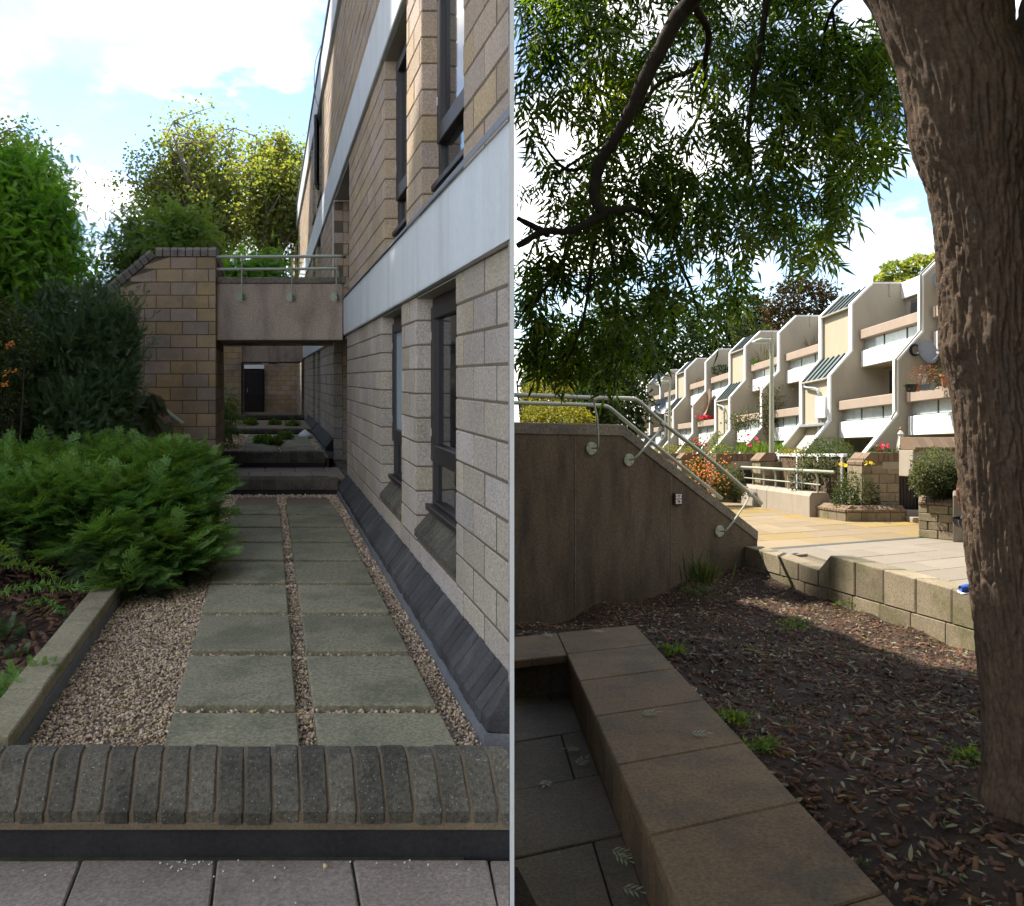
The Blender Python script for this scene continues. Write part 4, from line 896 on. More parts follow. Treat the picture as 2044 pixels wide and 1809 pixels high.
# ------------------------------------------------------------------ garden walls in front of the terrace
gdn = MB(); gdn.add([RU(7.62, 15.9, 1.33), RU(7.62, 47, 1.33), RU(10, 47, 1.33), RU(11, 15.9, 1.33)], [(0, 3, 2, 1)]); tag(gdn.build('garden_soil', M['ground']), kind='structure')
def garden_wall(y0, y1, gate, label):
    t = thing('garden_wall', RU(7.55, (y0 + y1) / 2, .2), label, 'garden wall')
    c_ = MB(); box(c_, RU, (7.52, y0 + .02, .1), (7.8, y1, 1.32)); c_.build('wall_core', M['mortar'], t)
    n_ = max(2, int((y1 - y0) / .45))
    for k in range(6):
        for i in range(n_):
            a = y0 + (y1 - y0) * i / n_; b = y0 + (y1 - y0) * (i + 1) / n_
            s = MB(); cbox(s, RU, (7.5, a + .008, .2 + k * .185 + .005), (7.54, b - .008, .2 + (k + 1) * .185 - .005), .006); s.build('block', M['brick'], t)
    for i in range(int((y1 - y0) / .16)):
        a = y0 + .16 * i; s = MB(); cbox(s, RU, (7.47, a + .006, 1.322), (7.8, a + .154, 1.5), .006); s.build('soldier_brick', M['brick'], t)
    p = MB(); box(p, RU, (7.1, y0 - .3, .1), (7.55, y0 + .3, 1.3)); p.build('pier_core', M['mortar'], t)
    blockface(t, lambda u, q, h: RU(7.1 + u, y0 - .31 + q, h), 0, .5, .2, 1.3, .25, .185, M['wallblock'])
    blockface(t, lambda u, q, h: RU(7.09 + q, y0 - .31 + u, h), 0, .6, .2, 1.3, .3, .185, M['wallblock'])
    for i in range(6):
        s = MB(); a = y0 - .33 + .11 * i; prism_b(s, RU, [(7.05, 1.305), (7.05, 1.34), (7.22, 1.515), (7.45, 1.515), (7.45, 1.305)], a + .004, a + .106, 1, .004); s.build('coping_brick', M['brick'], t)
    if gate:
        s = MB(); box(s, RU, (6.35, y0 + .95, .1), (7.5, y0 + 1.15, 1.3)); s.build('gate_wall', M['brick'], t)
        for i in range(8):
            s = MB(); cbox(s, RU, (6.35 + .14 * i + .005, y0 + .93, 1.302), (6.35 + .14 * (i + 1) - .005, y0 + 1.15, 1.5), .006); s.build('soldier_brick', M['brick'], t)
        s = MB(); cbox(s, RU, (6.75, y0 + .935, 1.06), (7.4, y0 + .947, 1.29), .004); s.build('lintel', M['trough'], t)
        s = MB(); cbox(s, RU, (6.8, y0 + .93, .2), (7.35, y0 + .945, 1.05), .004); s.build('gate_door', M['darkwood'], t)
    return t
garden_wall(20.3, 26.2, True, 'brown garden wall with a pier and gate under the iris bed')
garden_wall(28.0, 33.0, True, 'farther brown garden wall behind the lower lamp post')
garden_wall(34.0, 45.0, False, 'farthest garden wall where the terrace ends by the wood')
fn_ = thing('slat_fence', RU(7.6, 18, .3), 'brown vertical slat fence with a pale top rail behind the shrubs', 'fence')
fb_ = 16.55
for i in range(42):
    s = MB(); a = fb_ + .085 * i; cbox(s, RU, (7.58, a, .3), (7.605, a + .06, 1.42), .003); s.build('slat', M['brick'], fn_)
s = MB(); cbox(s, RU, (7.55, fb_ - .05, 1.425), (7.64, fb_ + 3.6, 1.49), .006); s.build('top_rail', M['white'], fn_)
for i in range(4):
    s = MB(); a = fb_ + 1.15 * i; cbox(s, RU, (7.54, a, .2), (7.577, a + .05, 1.42), .004); s.build('post', M['white'], fn_)

# ------------------------------------------------------------------ stepped terrace of houses
PF_ = [(7.6, .55), (8.474, 1.62), (9.055, 2.34), (9.055, 3.5), (9.6, 4.12), (9.6, 5.32), (10.15, 5.865), (11.6, 5.865)]
FINY = dict(Z=14.06, A=17.26, B=20.5, Bp=22.3, C=25.4, D=28.6, Dp=30.3, E=33.5, Fq=36.8, Fp=38.4, Gq=41.8, H=45.1)
def party_wall(parent, y, white_near=True):
    w = MB(); prism(w, RU, PF_ + [(11.6, .2), (7.6, .2)], y, y + .15, 1); f = w.build('party_wall', M['fin'], parent)
    t = MB(); n_ = len(PF_); off = []
    for i, (u, h) in enumerate(PF_):
        a = Vector(PF_[max(i - 1, 0)]); b = Vector(PF_[min(i + 1, n_ - 1)]); p = Vector((u, h))
        d1 = (p - a).normalized() if i else (b - p).normalized(); d2 = (b - p).normalized() if i < n_ - 1 else d1
        n1 = Vector((-d1.y, d1.x)); n2 = Vector((-d2.y, d2.x)); nn = (n1 + n2).normalized(); off.append((p, nn / max(.5, nn.dot(n1))))
    for i in range(n_ - 1):
        (p, m1), (q, m2) = off[i], off[i + 1]; o, e = .01, -.032
        A_ = [p + m1 * o, q + m2 * o, q + m2 * e, p + m1 * e]
        vs_ = [RU(v.x, y - .008, v.y) for v in A_] + [RU(v.x, y + .165, v.y) for v in A_]
        t.add(vs_, [(0, 1, 2, 3), (7, 6, 5, 4), (0, 4, 5, 1), (1, 5, 6, 2), (2, 6, 7, 3), (3, 7, 4, 0)])
    t.build('edge_trim', M['white_panel'], f)
    s = MB(); cbox(s, RU, (10.55, y - .02, 5.5), (10.6, y - .001, 5.84), .004); s.build('roof_joint', M['fin'], f)
    return f
def house(yn, yf, label, extra=0):
    t = thing('terrace_house', RU(9.6, (yn + yf) / 2, .2), label, 'house', 'stepped terrace houses')
    a, b = yn + .155, yf - .004
    party_wall(t, yf)
    for k, (up_, hp) in enumerate(((9.77, 4.40), (9.22, 2.59))):
        s = MB(); cbox(s, RU, (up_, a, hp), (up_ + .26, b - .04, hp + .235), .012); s.build('planter', M['planter'], t)
        s = MB(); cbox(s, RU, (up_ + .04, a, hp - .71), (up_ + .14, b - .05, hp - .295), .01); s.build('balcony_panel', M['white_panel'], t)
        s = MB(); box(s, RU, (up_ + .145, a, hp - .73), (up_ + .95, b, hp - .64)); s.build('balcony_floor', M['fin'], t)
        fr_ = MB()
        nm = 3; ys_ = [a + (b - a) * i / nm for i in range(nm + 1)]
        for yy__ in ys_[1:-1]: cbox(fr_, RU, (up_ + .13, yy__ - .02, hp - .292), (up_ + .17, yy__ + .02, hp - .004), .004)
        cbox(fr_, RU, (up_ + .12, a, hp - .30), (up_ + .18, b, hp - .275), .003)
        wn_ = fr_.build('glazing_strip', M['ribbar'], t)
        for y1_, y2_ in zip(ys_, ys_[1:]):
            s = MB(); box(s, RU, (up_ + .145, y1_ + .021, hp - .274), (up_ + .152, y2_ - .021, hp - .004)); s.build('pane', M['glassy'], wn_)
        s = MB(); box(s, RU, (up_ + .262, a, hp - .02), (up_ + .32, b, hp + .1)); s.build('planter_back', M['fin'], t)
    for (ub, h0, h1) in ((10.95, 4.4, 5.42), (10.42, 2.6, 3.66), (9.85, .25, 1.86)):
        s = MB(); box(s, RU, (ub, a, h0), (ub + .1, b, h1)); bw_ = s.build('back_wall', M['fin'], t)
        for j in range(2):
            y1_ = b - .32 - j * 1.35; s = MB(); cbox(s, RU, (ub - .03, y1_ - .85, h0 + .06), (ub - .004, y1_, h1 - .08), .006); d_ = s.build('glazed_door', M['darkwood'], t)
            for q in range(2):
                s = MB(); box(s, RU, (ub - .036, y1_ - .80 + q * .4, h0 + .22), (ub - .031, y1_ - .45 + q * .4, h1 - .16)); s.build('pane', M['pane'], d_)
    s = MB(); cbox(s, RU, (10.86, a, 5.43), (11.3, b, 5.86), .01); s.build('roof_fascia', M['white_panel'], t)
    s = MB(); box(s, RU, (11.0, a, 5.6), (11.6, b, 5.84)); s.build('roof', M['metal'], t)
    return t
def stair(yn, yf, label, cabinet=False):
    t = thing('stair_tower', RU(9.4, (yn + yf) / 2, .2), label, 'stair tower', 'pale yellow stair towers of the terrace')
    a, b = yn + .155, yf - .004
    party_wall(t, yf)
    o = .07
    for (u, h0, h1) in ((9.6 + o, 4.1, 5.27), (9.055 + o, 2.2, 3.46)):
        s = MB(); box(s, RU, (u, a, h0), (u + .1, b, h1)); s.build('yellow_wall', M['yellow_render'], t)
    for ((u0, h0), (u1, h1)) in (((9.055, 3.5), (9.62, 4.14)), ((9.6, 5.32), (10.17, 5.885))):
        d = Vector((u1 - u0, h1 - h0)).normalized(); n_ = Vector((-d.y, d.x)); e0 = Vector((u0, h0)) - d * .05; e1 = Vector((u1, h1))
        q0, q1 = e0 - n_ * .06, e1 - n_ * .06; q2, q3 = e1 - n_ * .1, e0 - n_ * .1
        s = MB(); prism(s, RU, [tuple(q0), tuple(q1), tuple(q2), tuple(q3)], a, b, 1); rf = s.build('sloping_roof', M['ribroof'], t)
        k = 5
        for i in range(k + 1):
            yc = a + .02 + (b - a - .04) * i / k; r0, r1, r2, r3 = e0 - n_ * .02, e1 - n_ * .02, e1 - n_ * .059, e0 - n_ * .059
            s = MB(); prism(s, RU, [tuple(r0), tuple(r1), tuple(r2), tuple(r3)], yc - .018, yc + .018, 1); s.build('roof_bar', M['ribbar'], rf)
        s = MB(); cbox(s, RU, (u0 - .03, a, h0 - .085), (u0 + .06, b, h0 - .04), .006); s.build('gutter', M['fin'], t)
    s = MB(); p0 = a + (b - a) * .30
    tube(s, smooth_pts([RU(9.06, b - .2, 3.42), RU(9.06, b - .22, 3.32), RU(9.04, p0 + .2, 3.22), RU(9.04, p0 + .05, 3.1), RU(9.04, p0, 2.9), RU(9.04, p0, 1.2)], 4), .032, 7); s.build('drainpipe', M['metal'], t)
    w = MB(); prism(w, RU, [(8.0, .6), (9.10, 1.97), (9.16, 2.19), (9.3, 2.19), (9.3, .2), (8.0, .2)], a + .02, b, 1); w.build('lower_wall', M['yellow_render'], t)
    if cabinet:
        s = MB(); cbox(s, RU, (8.99, a + .02, 2.42), (9.12, a + .62, 2.98), .008); c_ = s.build('meter_cabinet', M['white'], t)
        s = MB(); cbox(s, RU, (8.97, a, 2.22), (9.1, b, 2.29), .006); s.build('cable_tray', M['metal'], t)
    return t
ZP = list(FINY.items())
house(FINY['Z'], FINY['A'], 'terrace house partly behind the tree trunk with pots along its planter')
house(FINY['A'], FINY['B'], 'terrace house left of the trunk with bare concrete planters and a dark top window')
stair(FINY['B'], FINY['Bp'], 'nearest yellow stair tower with ribbed roofs and a white meter cabinet', True)
house(FINY['Bp'], FINY['C'], 'terrace house behind the tall lamp post with the dry climber')
house(FINY['C'], FINY['D'], 'terrace house with reeds on its upper planter and the climber trailing below')
stair(FINY['D'], FINY['Dp'], 'yellow stair tower between the red flowered and the climber clad houses')
house(FINY['Dp'], FINY['E'], 'terrace house with red flowers on its lower planter and the rusty dish')
house(FINY['E'], FINY['Fq'], 'terrace house with empty planters next past the rusty dish')
stair(FINY['Fq'], FINY['Fp'], 'farthest yellow stair tower behind the lower lamp post')
house(FINY['Fp'], FINY['Gq'], 'far terrace house with a small conifer on its upper planter')
house(FINY['Gq'], FINY['H'], 'last terrace house at the far end beside the wood')
s = MB(); box(s, RU, (11.6, 12, .2), (12.2, 45.2, 5.2)); tag(s.build('rear_building', M['fin']), 'plain cream rear part of the terrace behind the party walls', 'building')
# dishes, lamps, cable coil
def dish(c, r, aim, m, name_l, arm=True):
    aim = Vector(aim).normalized(); s_ = aim.cross(Vector((0, 0, 1))).normalized(); u_ = s_.cross(aim); c = Vector(c)
    t = thing('satellite_dish', c, name_l, 'satellite dish')
    vs_ = [c - aim * r * .28]; R_, K_ = 5, 20
    for i in range(1, R_ + 1):
        q = i / R_
        for k in range(K_): a_ = 2 * math.pi * k / K_; vs_.append(c + (s_ * math.cos(a_) * .92 + u_ * math.sin(a_)) * r * q - aim * r * .28 * (1 - q * q))
    fs_ = [(0, 1 + k, 1 + (k + 1) % K_) for k in range(K_)] + [(1 + (i - 1) * K_ + k, 1 + i * K_ + k, 1 + i * K_ + (k + 1) % K_, 1 + (i - 1) * K_ + (k + 1) % K_) for i in range(1, R_) for k in range(K_)]
    nb = len(vs_); vs_ += [v - aim * .012 for v in vs_]; fs_ += [tuple(i + nb for i in f[::-1]) for f in fs_]
    s__ = MB(); s__.add(vs_, fs_); s__.build('bowl', m, t, True)
    tip = c + aim * r * 1.05 - u_ * r * .55
    s__ = MB(); tube(s__, [c - u_ * r * .95 - aim * .02, tip], .012, 6); s__.build('arm', M['metal'], t)
    s__ = MB(); tube(s__, [tip - aim * .03, tip + u_ * .06 - aim * .06], .03, 8); s__.build('receiver', M['black' if m is not M['dishgrey'] else 'metal'], t)
    s__ = MB(); tube(s__, [c - aim * r * .28, c - aim * (r * .28 + .10), c - aim * (r * .28 + .10) + Vector((0, .25, 0))], .018, 6); s__.build('mount', M['metal'], t)
def on_fin(px, py, Y, off=.2): 
    return Vector(((px - CX) / F * (Y - off), Y - off, EYE - (py - HY) / F * (Y - off)))
dish(on_fin(1852, 702, 17.26, .3), .27, (.25, -.9, .3), M['dishgrey'], 'large dark grey satellite dish on the party wall left of the trunk')
dish(on_fin(1882, 562, 17.26, .25), .25, (.1, -.9, .3), M['dishgrey'], 'grey satellite dish high on the top party wall half behind the trunk')
dish(on_fin(1410, 803, 33.5, .4), .58, (-.97, .06, .2), M['dishrust'], 'large rusty satellite dish above the red flowers')
dish(on_fin(1320, 811, 41.8, .4), .42, (-.45, -.8, .35), M['dishgrey'], 'grey satellite dish beside the farther lamp post')
dish(on_fin(1298, 884, 41.8, .4), .42, (-.5, -.8, .3), M['dishgrey'], 'grey satellite dish low down behind the sloping handrail')
dish(on_fin(1315, 757, 45.1, .3), .38, (-.5, -.8, .3), M['dishgrey'], 'grey satellite dish on top of the last far house')
cc_ = on_fin(1825, 699, 17.26, .06); s = MB()
for k in range(4):
    tube(s, [cc_ + Vector((math.cos(a_) * (.105 - .008 * k), -.01 * k, math.sin(a_) * (.125 - .008 * k))) for a_ in np.linspace(0, 6.28, 20)], .012, 5, caps=False)
tag(s.build('cable_coil', M['black']), 'coil of black cable hung on the party wall beside the grey dish', 'cable')
s = MB()
for k in range(3):
    y_ = 17.26 - .03; pts_ = [RU(11.2, y_, 5.9)] + [RU(u - .03 - .02 * k, y_ - .012 * k + random.uniform(-.01, .01), h + .02) for u, h in ((10.15, 5.88), (9.6, 5.32), (9.6, 4.7), (9.59, 4.12), (9.06, 3.5), (9.055, 3.0), (9.06, 2.4), (8.95, 2.2))]
    tube(s, pts_, .012, 5)
tag(s.build('wall_cables', M['rail']), 'loose grey cables running down the party wall edge near the trunk', 'cable')
def lamp_post(px, Y, ptop_, label, x=None):
    X = (px - CX) / F * Y; b = Vector((X, Y, .15 - ZSHEAR * Y)); top_ = EYE - (ptop_ - HY) / F * Y
    t = thing('street_lamp', b, label, 'street lamp', 'lamp posts along the terrace')
    s = MB(); tube(s, [b, Vector((X, Y, top_))], [.075, .05], 10); s.build('post', M['rail'], t)
    s = MB(); cbox(s, lambda a, c, d: (X + a, Y + c, top_ + d), (-.06, -.05, -.16), (.06, .05, .0), .012); s.build('bracket', M['rail'], t)
    s = MB(); prof_ = [(-.52, -.10), (-.48, -.055), (-.28, .02), (-.06, -.02), (-.06, -.10)]
    prism_b(s, lambda a, c, d: (X + a, Y + c, top_ + d), prof_, -.12, .12, 1, .03); h_ = s.build('lamp_head', M['rail'], t)
    s = MB(); cbox(s, lambda a, c, d: (X + a, Y + c, top_ + d), (-.46, -.09, -.125), (-.14, .09, -.102), .008); s.build('lens', M['enamel'], h_)
lamp_post(1539.5, 21.4, 676, 'tall pale lamp post rising behind the concrete trough')
lamp_post(1335.5, 33.1, 760, 'farther pale lamp post crossing the sloping handrail')
# closed parasols
def parasol(px, py_t, py_b, Y, label):
    X = (px - CX) / F * Y; zt = EYE - (py_t - HY) / F * Y; zb = EYE - (py_b - HY) / F * Y; H_ = zt - zb
    t = thing('parasol', (X, Y, zb), label, 'parasol')
    s = MB(); vs_ = []; n_ = 14
    for i, (q, r_) in enumerate(((0, .012), (.06, .05), (.16, .10), (.20, .12), (.23, .085), (.45, .10), (.75, .14), (1.0, .15))):
        for k in range(n_): a_ = 2 * math.pi * k / n_; rr = r_ * H_ * 1.15 * (1 + .22 * (k % 2) * (q > .05)); vs_.append((X + rr * math.cos(a_), Y + rr * math.sin(a_), zt - q * H_))
    s.add(vs_, [(i * n_ + k, i * n_ + (k + 1) % n_, (i + 1) * n_ + (k + 1) % n_, (i + 1) * n_ + k) for i in range(7) for k in range(n_)]); s.build('canopy', M['canvas'], t)
    s = MB(); tube(s, [(X, Y, zb - .6), (X, Y, zt + .02)], .018, 6); s.build('pole', M['brick'], t)
    s = MB(); tube(s, [(X, Y, zt - .01), (X, Y, zt + .02), (X, Y, zt + .06)], [.012, .03, .012], 8); s.build('finial', M['terracotta'], t)
parasol(1797, 858, 900, 16.6, 'closed cream parasol with an orange finial standing among the red geraniums')
parasol(1296, 940, 960, 23, 'closed pale parasol showing under the sloping handrail')
# ================================================================== PLANTS
from mathutils import noise as mnoise
def unit(v): return v / np.maximum(np.linalg.norm(v, axis=-1, keepdims=True), 1e-6)
def leaflet(o, d, n_, L_, w_):
    """a folded lance shaped leaflet: 4 verts + midrib"""
    o, d, n_ = map(np.array, (o, d, n_)); d = d / np.linalg.norm(d); s = np.cross(n_, d); s /= np.linalg.norm(s); u = np.cross(d, s)
    return [o, o + d * L_ * .38 + s * w_ * .5 + u * w_ * .16, o + d * L_ + u * -.06 * L_, o + d * L_ * .38 - s * w_ * .5 + u * w_ * .16, o + d * L_ * .42], [(0, 1, 4), (4, 1, 2), (0, 4, 3), (4, 3, 2)]
def template(leafs):
    V, T = [], []
    for lf in leafs:
        v, f = leaflet(*lf); o = len(V); V += v; T += [tuple(i + o for i in q) for q in f]
    return np.array(V, float), np.array(T)
def flat_template(leafs):
    V, T = [], []
    for (o, d, n_, L_, w_) in leafs:
        o, d, n_ = map(np.array, (o, d, n_)); d = d / np.linalg.norm(d); s = np.cross(n_, d); s /= np.linalg.norm(s); k = len(V)
        V += [o - s * w_ * .15, o + d * L_ * .45 + s * w_ * .5, o + d * L_, o + d * L_ * .45 - s * w_ * .5]; T += [(k, k + 1, k + 2), (k, k + 2, k + 3)]
    return np.array(V, float), np.array(T)
def tri_template(leafs):
    V, T = [], []
    for (o, d, n_, L_, w_) in leafs:
        o, d, n_ = map(np.array, (o, d, n_)); d = d / np.linalg.norm(d); s = np.cross(n_, d); s /= np.linalg.norm(s); k = len(V); V += [o - s * w_ * .5, o + s * w_ * .5, o + d * L_]; T.append((k, k + 1, k + 2))
    return np.array(V, float), np.array(T)
# templates, along +x, unit length
T_PIN = tri_template([((.12 + .09 * i, 0, 0), (.35, sg, -.15), (0, 0, 1), .25 - .011 * i, .09) for i in range(9) for sg in (1, -1)] + [((.92, 0, 0), (1, 0, -.2), (0, 0, 1), .2, .08)])
_ash = template([((.12 + .2 * i, 0, 0), (.75, sg * .8, -.45), (0, 0, 1), .48, .095) for i in range(3) for sg in (1, -1)] + [((.72, 0, 0), (1, 0, -.35), (0, 0, 1), .55, .095)])
T_ASH = (np.concatenate([_ash[0], np.array([(-.12, 0, .06), (.75, .006, 0), (.75, -.006, 0)])]), np.concatenate([_ash[1], np.array([(len(_ash[0]), len(_ash[0]) + 1, len(_ash[0]) + 2)])]))
_j = []
for i in range(11):
    for sg in (1, -1):
        L0 = .40 * (1 - .055 * i) * (.75 + .5 * ((i * 7 + (sg > 0) * 3) % 5) / 5); o = np.array((.04 + .08 * i, 0, .015 * math.sin(2 * i))); d = unit(np.array((.66, sg * .70, .12 * math.sin(3 * i + sg)))); _j.append((o, d, (0, 0, 1), L0, .045))
        for q, s2 in ((.3, 1), (.5, -1), (.7, 1)):
            a_ = math.atan2(d[1], d[0]) + s2 * .62; _j.append((o + d * L0 * q, (math.cos(a_), math.sin(a_), .15), (0, 0, 1), L0 * .42, .042))
_j.append(((.8, 0, 0), (1, 0, .1), (0, 0, 1), .28, .05)); _j.append(((0, 0, 0), (1, 0, 0), (0, 0, 1), 1, .03)); T_JUN = tri_template(_j)
_y = []
for i in range(11):
    for sg in (1, -1): _y.append(((.02 + .085 * i, 0, 0), (.55, sg * .85, .12), (0, 0, 1), .24, .062))
_y.append(((.9, 0, 0), (1, 0, 0), (0, 0, 1), .18, .04)); T_YEW = tri_template(_y + [((0, 0, 0), (1, 0, 0), (0, 0, 1), 1, .03)])
T_TWIG = flat_template([((.12 + .2 * i, 0, .02), (.7, sg * .75, .05 * sg), (0, 0, 1), .46, .12) for i in range(3) for sg in (1, -1)] + [((.72, 0, .02), (1, 0, 0), (0, 0, 1), .5, .12), ((-.1, 0, .01), (1, 0, 0), (0, 0, 1), .9, .03)])
T_LEAF = template([((0, 0, 0), (1, 0, -.1), (0, 0, 1), 1, .55)])
T_LOBE = (np.array([(0, 0, 0), (.28, .5, .06), (.55, .32, .02), (1, 0, -.12), (.55, -.32, .02), (.28, -.5, .06)]), np.array([(0, 1, 2), (0, 2, 3), (0, 3, 4), (0, 4, 5)]))
T_BLADE = flat_template([((0, 0, 0), (1, 0, 0), (0, 0, 1), 1, .07)])
T_TUFT = flat_template([((0, 0, 0), (math.cos(a) * .8, math.sin(a) * .8, .65), (math.sin(a), -math.cos(a), .3), .9, .34) for a in (0, 1.3, 2.5, 3.8, 5.0)])
T_FLOWER = (np.array([(0, 0, 0)] + [(math.cos(a), math.sin(a), .25) for a in np.arange(10) * .628]) , np.array([(0, 1 + i, 1 + (i + 1) % 10) for i in range(10)]))
LM = dict(
    plane=leaf_mat('plane leaf', (.14, .175, .045), (.24, .265, .075), .5, .55, .3, (1.7, 1.7, .6), (.28, .20, .055), .14),
    robinia=leaf_mat('robinia leaf', (.085, .20, .03), (.20, .36, .05), .48, .5, .3, (1.7, 1.9, .5), (.20, .21, .03), .08),
    robinia_mid=leaf_mat('green robinia leaf', (.075, .145, .032), (.15, .22, .05), .42, .5, .3, (1.7, 1.8, .6), (.22, .20, .035), .1),
    yew=leaf_mat('yew needle', (.04, .075, .036), (.105, .16, .072), .2, .5, .3),
    juniper=leaf_mat('juniper spray', (.062, .15, .044), (.165, .285, .07), .32, .55, .25, None, (.26, .38, .09), .28),
    dark=leaf_mat('dark shrub leaf', (.014, .035, .012), (.035, .07, .02), .25, .45, .35),
    ash=leaf_mat('narrow ash leaf', (.025, .050, .012), (.082, .118, .020), .52, .36, .45, (2.7, 3.0, .45), (.19, .20, .03), .12),
    yellow=leaf_mat('yellow green leaf', (.17, .17, .022), (.30, .26, .035), .4, .5, .3, (1.5, 1.5, .5)),
    wood=leaf_mat('far wood leaf', (.022, .042, .014), (.06, .085, .026), .3, .6, .2),
    brown=leaf_mat('bronze leaf', (.045, .040, .016), (.085, .06, .022), .3, .6, .2, (1.6, 1.3, .6), (.11, .05, .02), .2),
    fresh=leaf_mat('fresh green leaf', (.07, .13, .025), (.16, .22, .04), .4, .5, .3),
    grey=leaf_mat('grey green leaf', (.085, .10, .055), (.15, .165, .09), .3, .6, .2),
    olive=leaf_mat('olive shrub leaf', (.045, .07, .022), (.10, .125, .04), .3, .5, .3),
    dry=leaf_mat('dry twig leaf', (.10, .075, .04), (.16, .12, .06), .2, .7, .2, None, (.14, .16, .04), .3),
    orange=leaf_mat('orange berry', (.50, .14, .015), (.62, .22, .02), .1, .4, .4),
    red=leaf_mat('red petal', (.60, .02, .03), (.70, .06, .14), .25, .5, .3, (1.2, 1, 1)),
    yflower=leaf_mat('yellow petal', (.75, .55, .02), (.8, .62, .05), .3, .5, .3, (1.1, 1.1, 1)),
    twig=leaf_mat('reddish twig leaf', (.22, .09, .06), (.30, .14, .09), .2, .6, .2),
)
def scat(name, tpl, P, D, size, m, parent=None, up=None, roll=.7, kind=None):
    n = len(P); A = frames(D, up=up, roll=rng.normal(0, roll, n)) * np.asarray(size).reshape(-1, 1, 1)
    V, T = instance(tpl[0], tpl[1], A, P); o = npmesh(name, V, T, m, parent)
    return tag(o, kind=kind) if kind else o
def ell(n, lobes, shell=.55):
    """points in a union of ellipsoids, denser towards the outside; returns points and outward directions"""
    w = np.array([l[3] * l[4] * l[5] for l in lobes]) ** .67; k = rng.choice(len(lobes), n, p=w / w.sum()); L_ = np.array(lobes)[k]
    d = unit(rng.normal(size=(n, 3))); r = rng.uniform(0, 1, n) ** (1 / 3) * (1 - shell) + shell; r = np.minimum(r + rng.normal(0, .06, n), 1.12)
    return L_[:, :3] + d * L_[:, 3:6] * r[:, None], unit(d / L_[:, 3:6])
def leafy(name, base, lobes, tpl, n, size, m, label, cat, droop=.0, outw=.6, jitter=.6, shell=.55, up_pull=0.0, stems=5, stem_m='limb', stem_r=.02, group=None, part='foliage', clump=0, clump_r=.1, crown_name=None, clip=None):
    t = thing(name, base, label, cat, group)
    if clump:
        C_, D0 = ell(n // clump, lobes, shell); P = np.repeat(C_, clump, 0) + rng.normal(0, clump_r, (len(C_) * clump, 3)); D = np.repeat(D0, clump, 0)
    else: P, D = ell(n, lobes, shell)
    if clip is not None: k = clip(P); P, D = P[k], D[k]
    Dr = unit(D * outw + rng.normal(0, jitter, P.shape) + np.array([0, 0, up_pull - droop]))
    scat(part, tpl, P, Dr, size * rng.uniform(.65, 1.25, len(P)), m, t)
    if stems:
        b = Vector(base); L_ = np.array(lobes)
        for i in range(stems):
            l = L_[i % len(L_)]; e = Vector(l[:3]) + Vector(rng.normal(0, .35, 3) * l[3:6]); mid = b.lerp(e, .5) + Vector(rng.normal(0, .06, 3)) * (e - b).length
            s = MB(); tube(s, smooth_pts([b + Vector((rng.normal(0, stem_r), rng.normal(0, stem_r), 0)), mid, e], 4), [stem_r * (1 - .07 * k) for k in range(9)], 6); s.build('stem' if cat != 'tree' else 'limb', M[stem_m], t)
    return t
def tree(name, base, h_fork, lobes, tpl, n, size, m, label, bark='palebark', r=.16, limbs=7, twigs=26, per=None, group='trees beyond the walls', spread=.35, droop=.2, lean=(0, 0), clip=None):
    """trunk, limbs reaching into the crown, twigs, and leaves gathered round the twig ends so the sky shows between"""
    t = thing(name, base, label, 'tree', group); b = Vector(base); fork = b + Vector((lean[0], lean[1], h_fork)); L_ = np.array(lobes)
    s = MB(); tube(s, smooth_pts([b, b.lerp(fork, .5) + Vector((.05 * r, 0, 0)), fork], 4), [r * (1 - .03 * k) for k in range(9)], 9); s.build('trunk', M[bark], t, True)
    s = MB(); tips = []
    for i in range(limbs):
        l = L_[i % len(L_)]; e = Vector(l[:3]) + Vector(rng.normal(0, .38, 3) * l[3:6]); mid = fork.lerp(e, .5) + Vector((0, 0, .12)) * (e - fork).length + Vector(rng.normal(0, .05, 3)) * (e - fork).length
        pts = smooth_pts([fork, mid, e], 5); k_ = len(pts); tube(s, pts, [max(.012, r * .62 * (1 - .085 * k)) for k in range(k_)], 6)
        for j in range(twigs):
            a = pts[rng.integers(k_ // 3, k_)]; l2 = L_[rng.integers(len(L_))]; d = unit(rng.normal(size=3)); q = Vector(l2[:3] + d * l2[3:6] * rng.uniform(.4, .96))
            q = a + (q - a) * min(1, 1.3 * max(l2[3:6]) / (q - a).length)
            tube(s, smooth_pts([a, a.lerp(q, .5) + Vector(rng.normal(0, .07, 3)) * (q - a).length, q], 2), [r * .12, r * .10, r * .075, r * .05, r * .03], 4, caps=False); tips.append((np.array(a), np.array(q)))
    s.build('limbs', M[bark], t, True)
    A_, B_ = np.array([x[0] for x in tips]), np.array([x[1] for x in tips]); k = rng.integers(0, len(tips), n); f = 1 - rng.uniform(0, .75, n) ** 1.4
    P = A_[k] + (B_[k] - A_[k]) * f[:, None] + rng.normal(0, spread, (n, 3)); D = unit(unit(B_[k] - A_[k]) * .4 + rng.normal(0, .6, (n, 3)) + np.array([0, 0, -droop]))
    if clip is not None: kk = clip(P); P, D = P[kk], D[kk]
    scat('crown', tpl, P, D, size * rng.uniform(.6, 1.25, len(P)), m, t)
    return t
def at(px, py, Y): return np.array(Rpt(px, py, Y))
def lobe(px, py, Y, rx, rz, ry=None): p = at(px, py, Y); k = Y / F; return (*p, rx * k, (ry or rx) * k, rz * k)
def leftof(P): return P[:, 0] < P[:, 1] * -.004 - .02

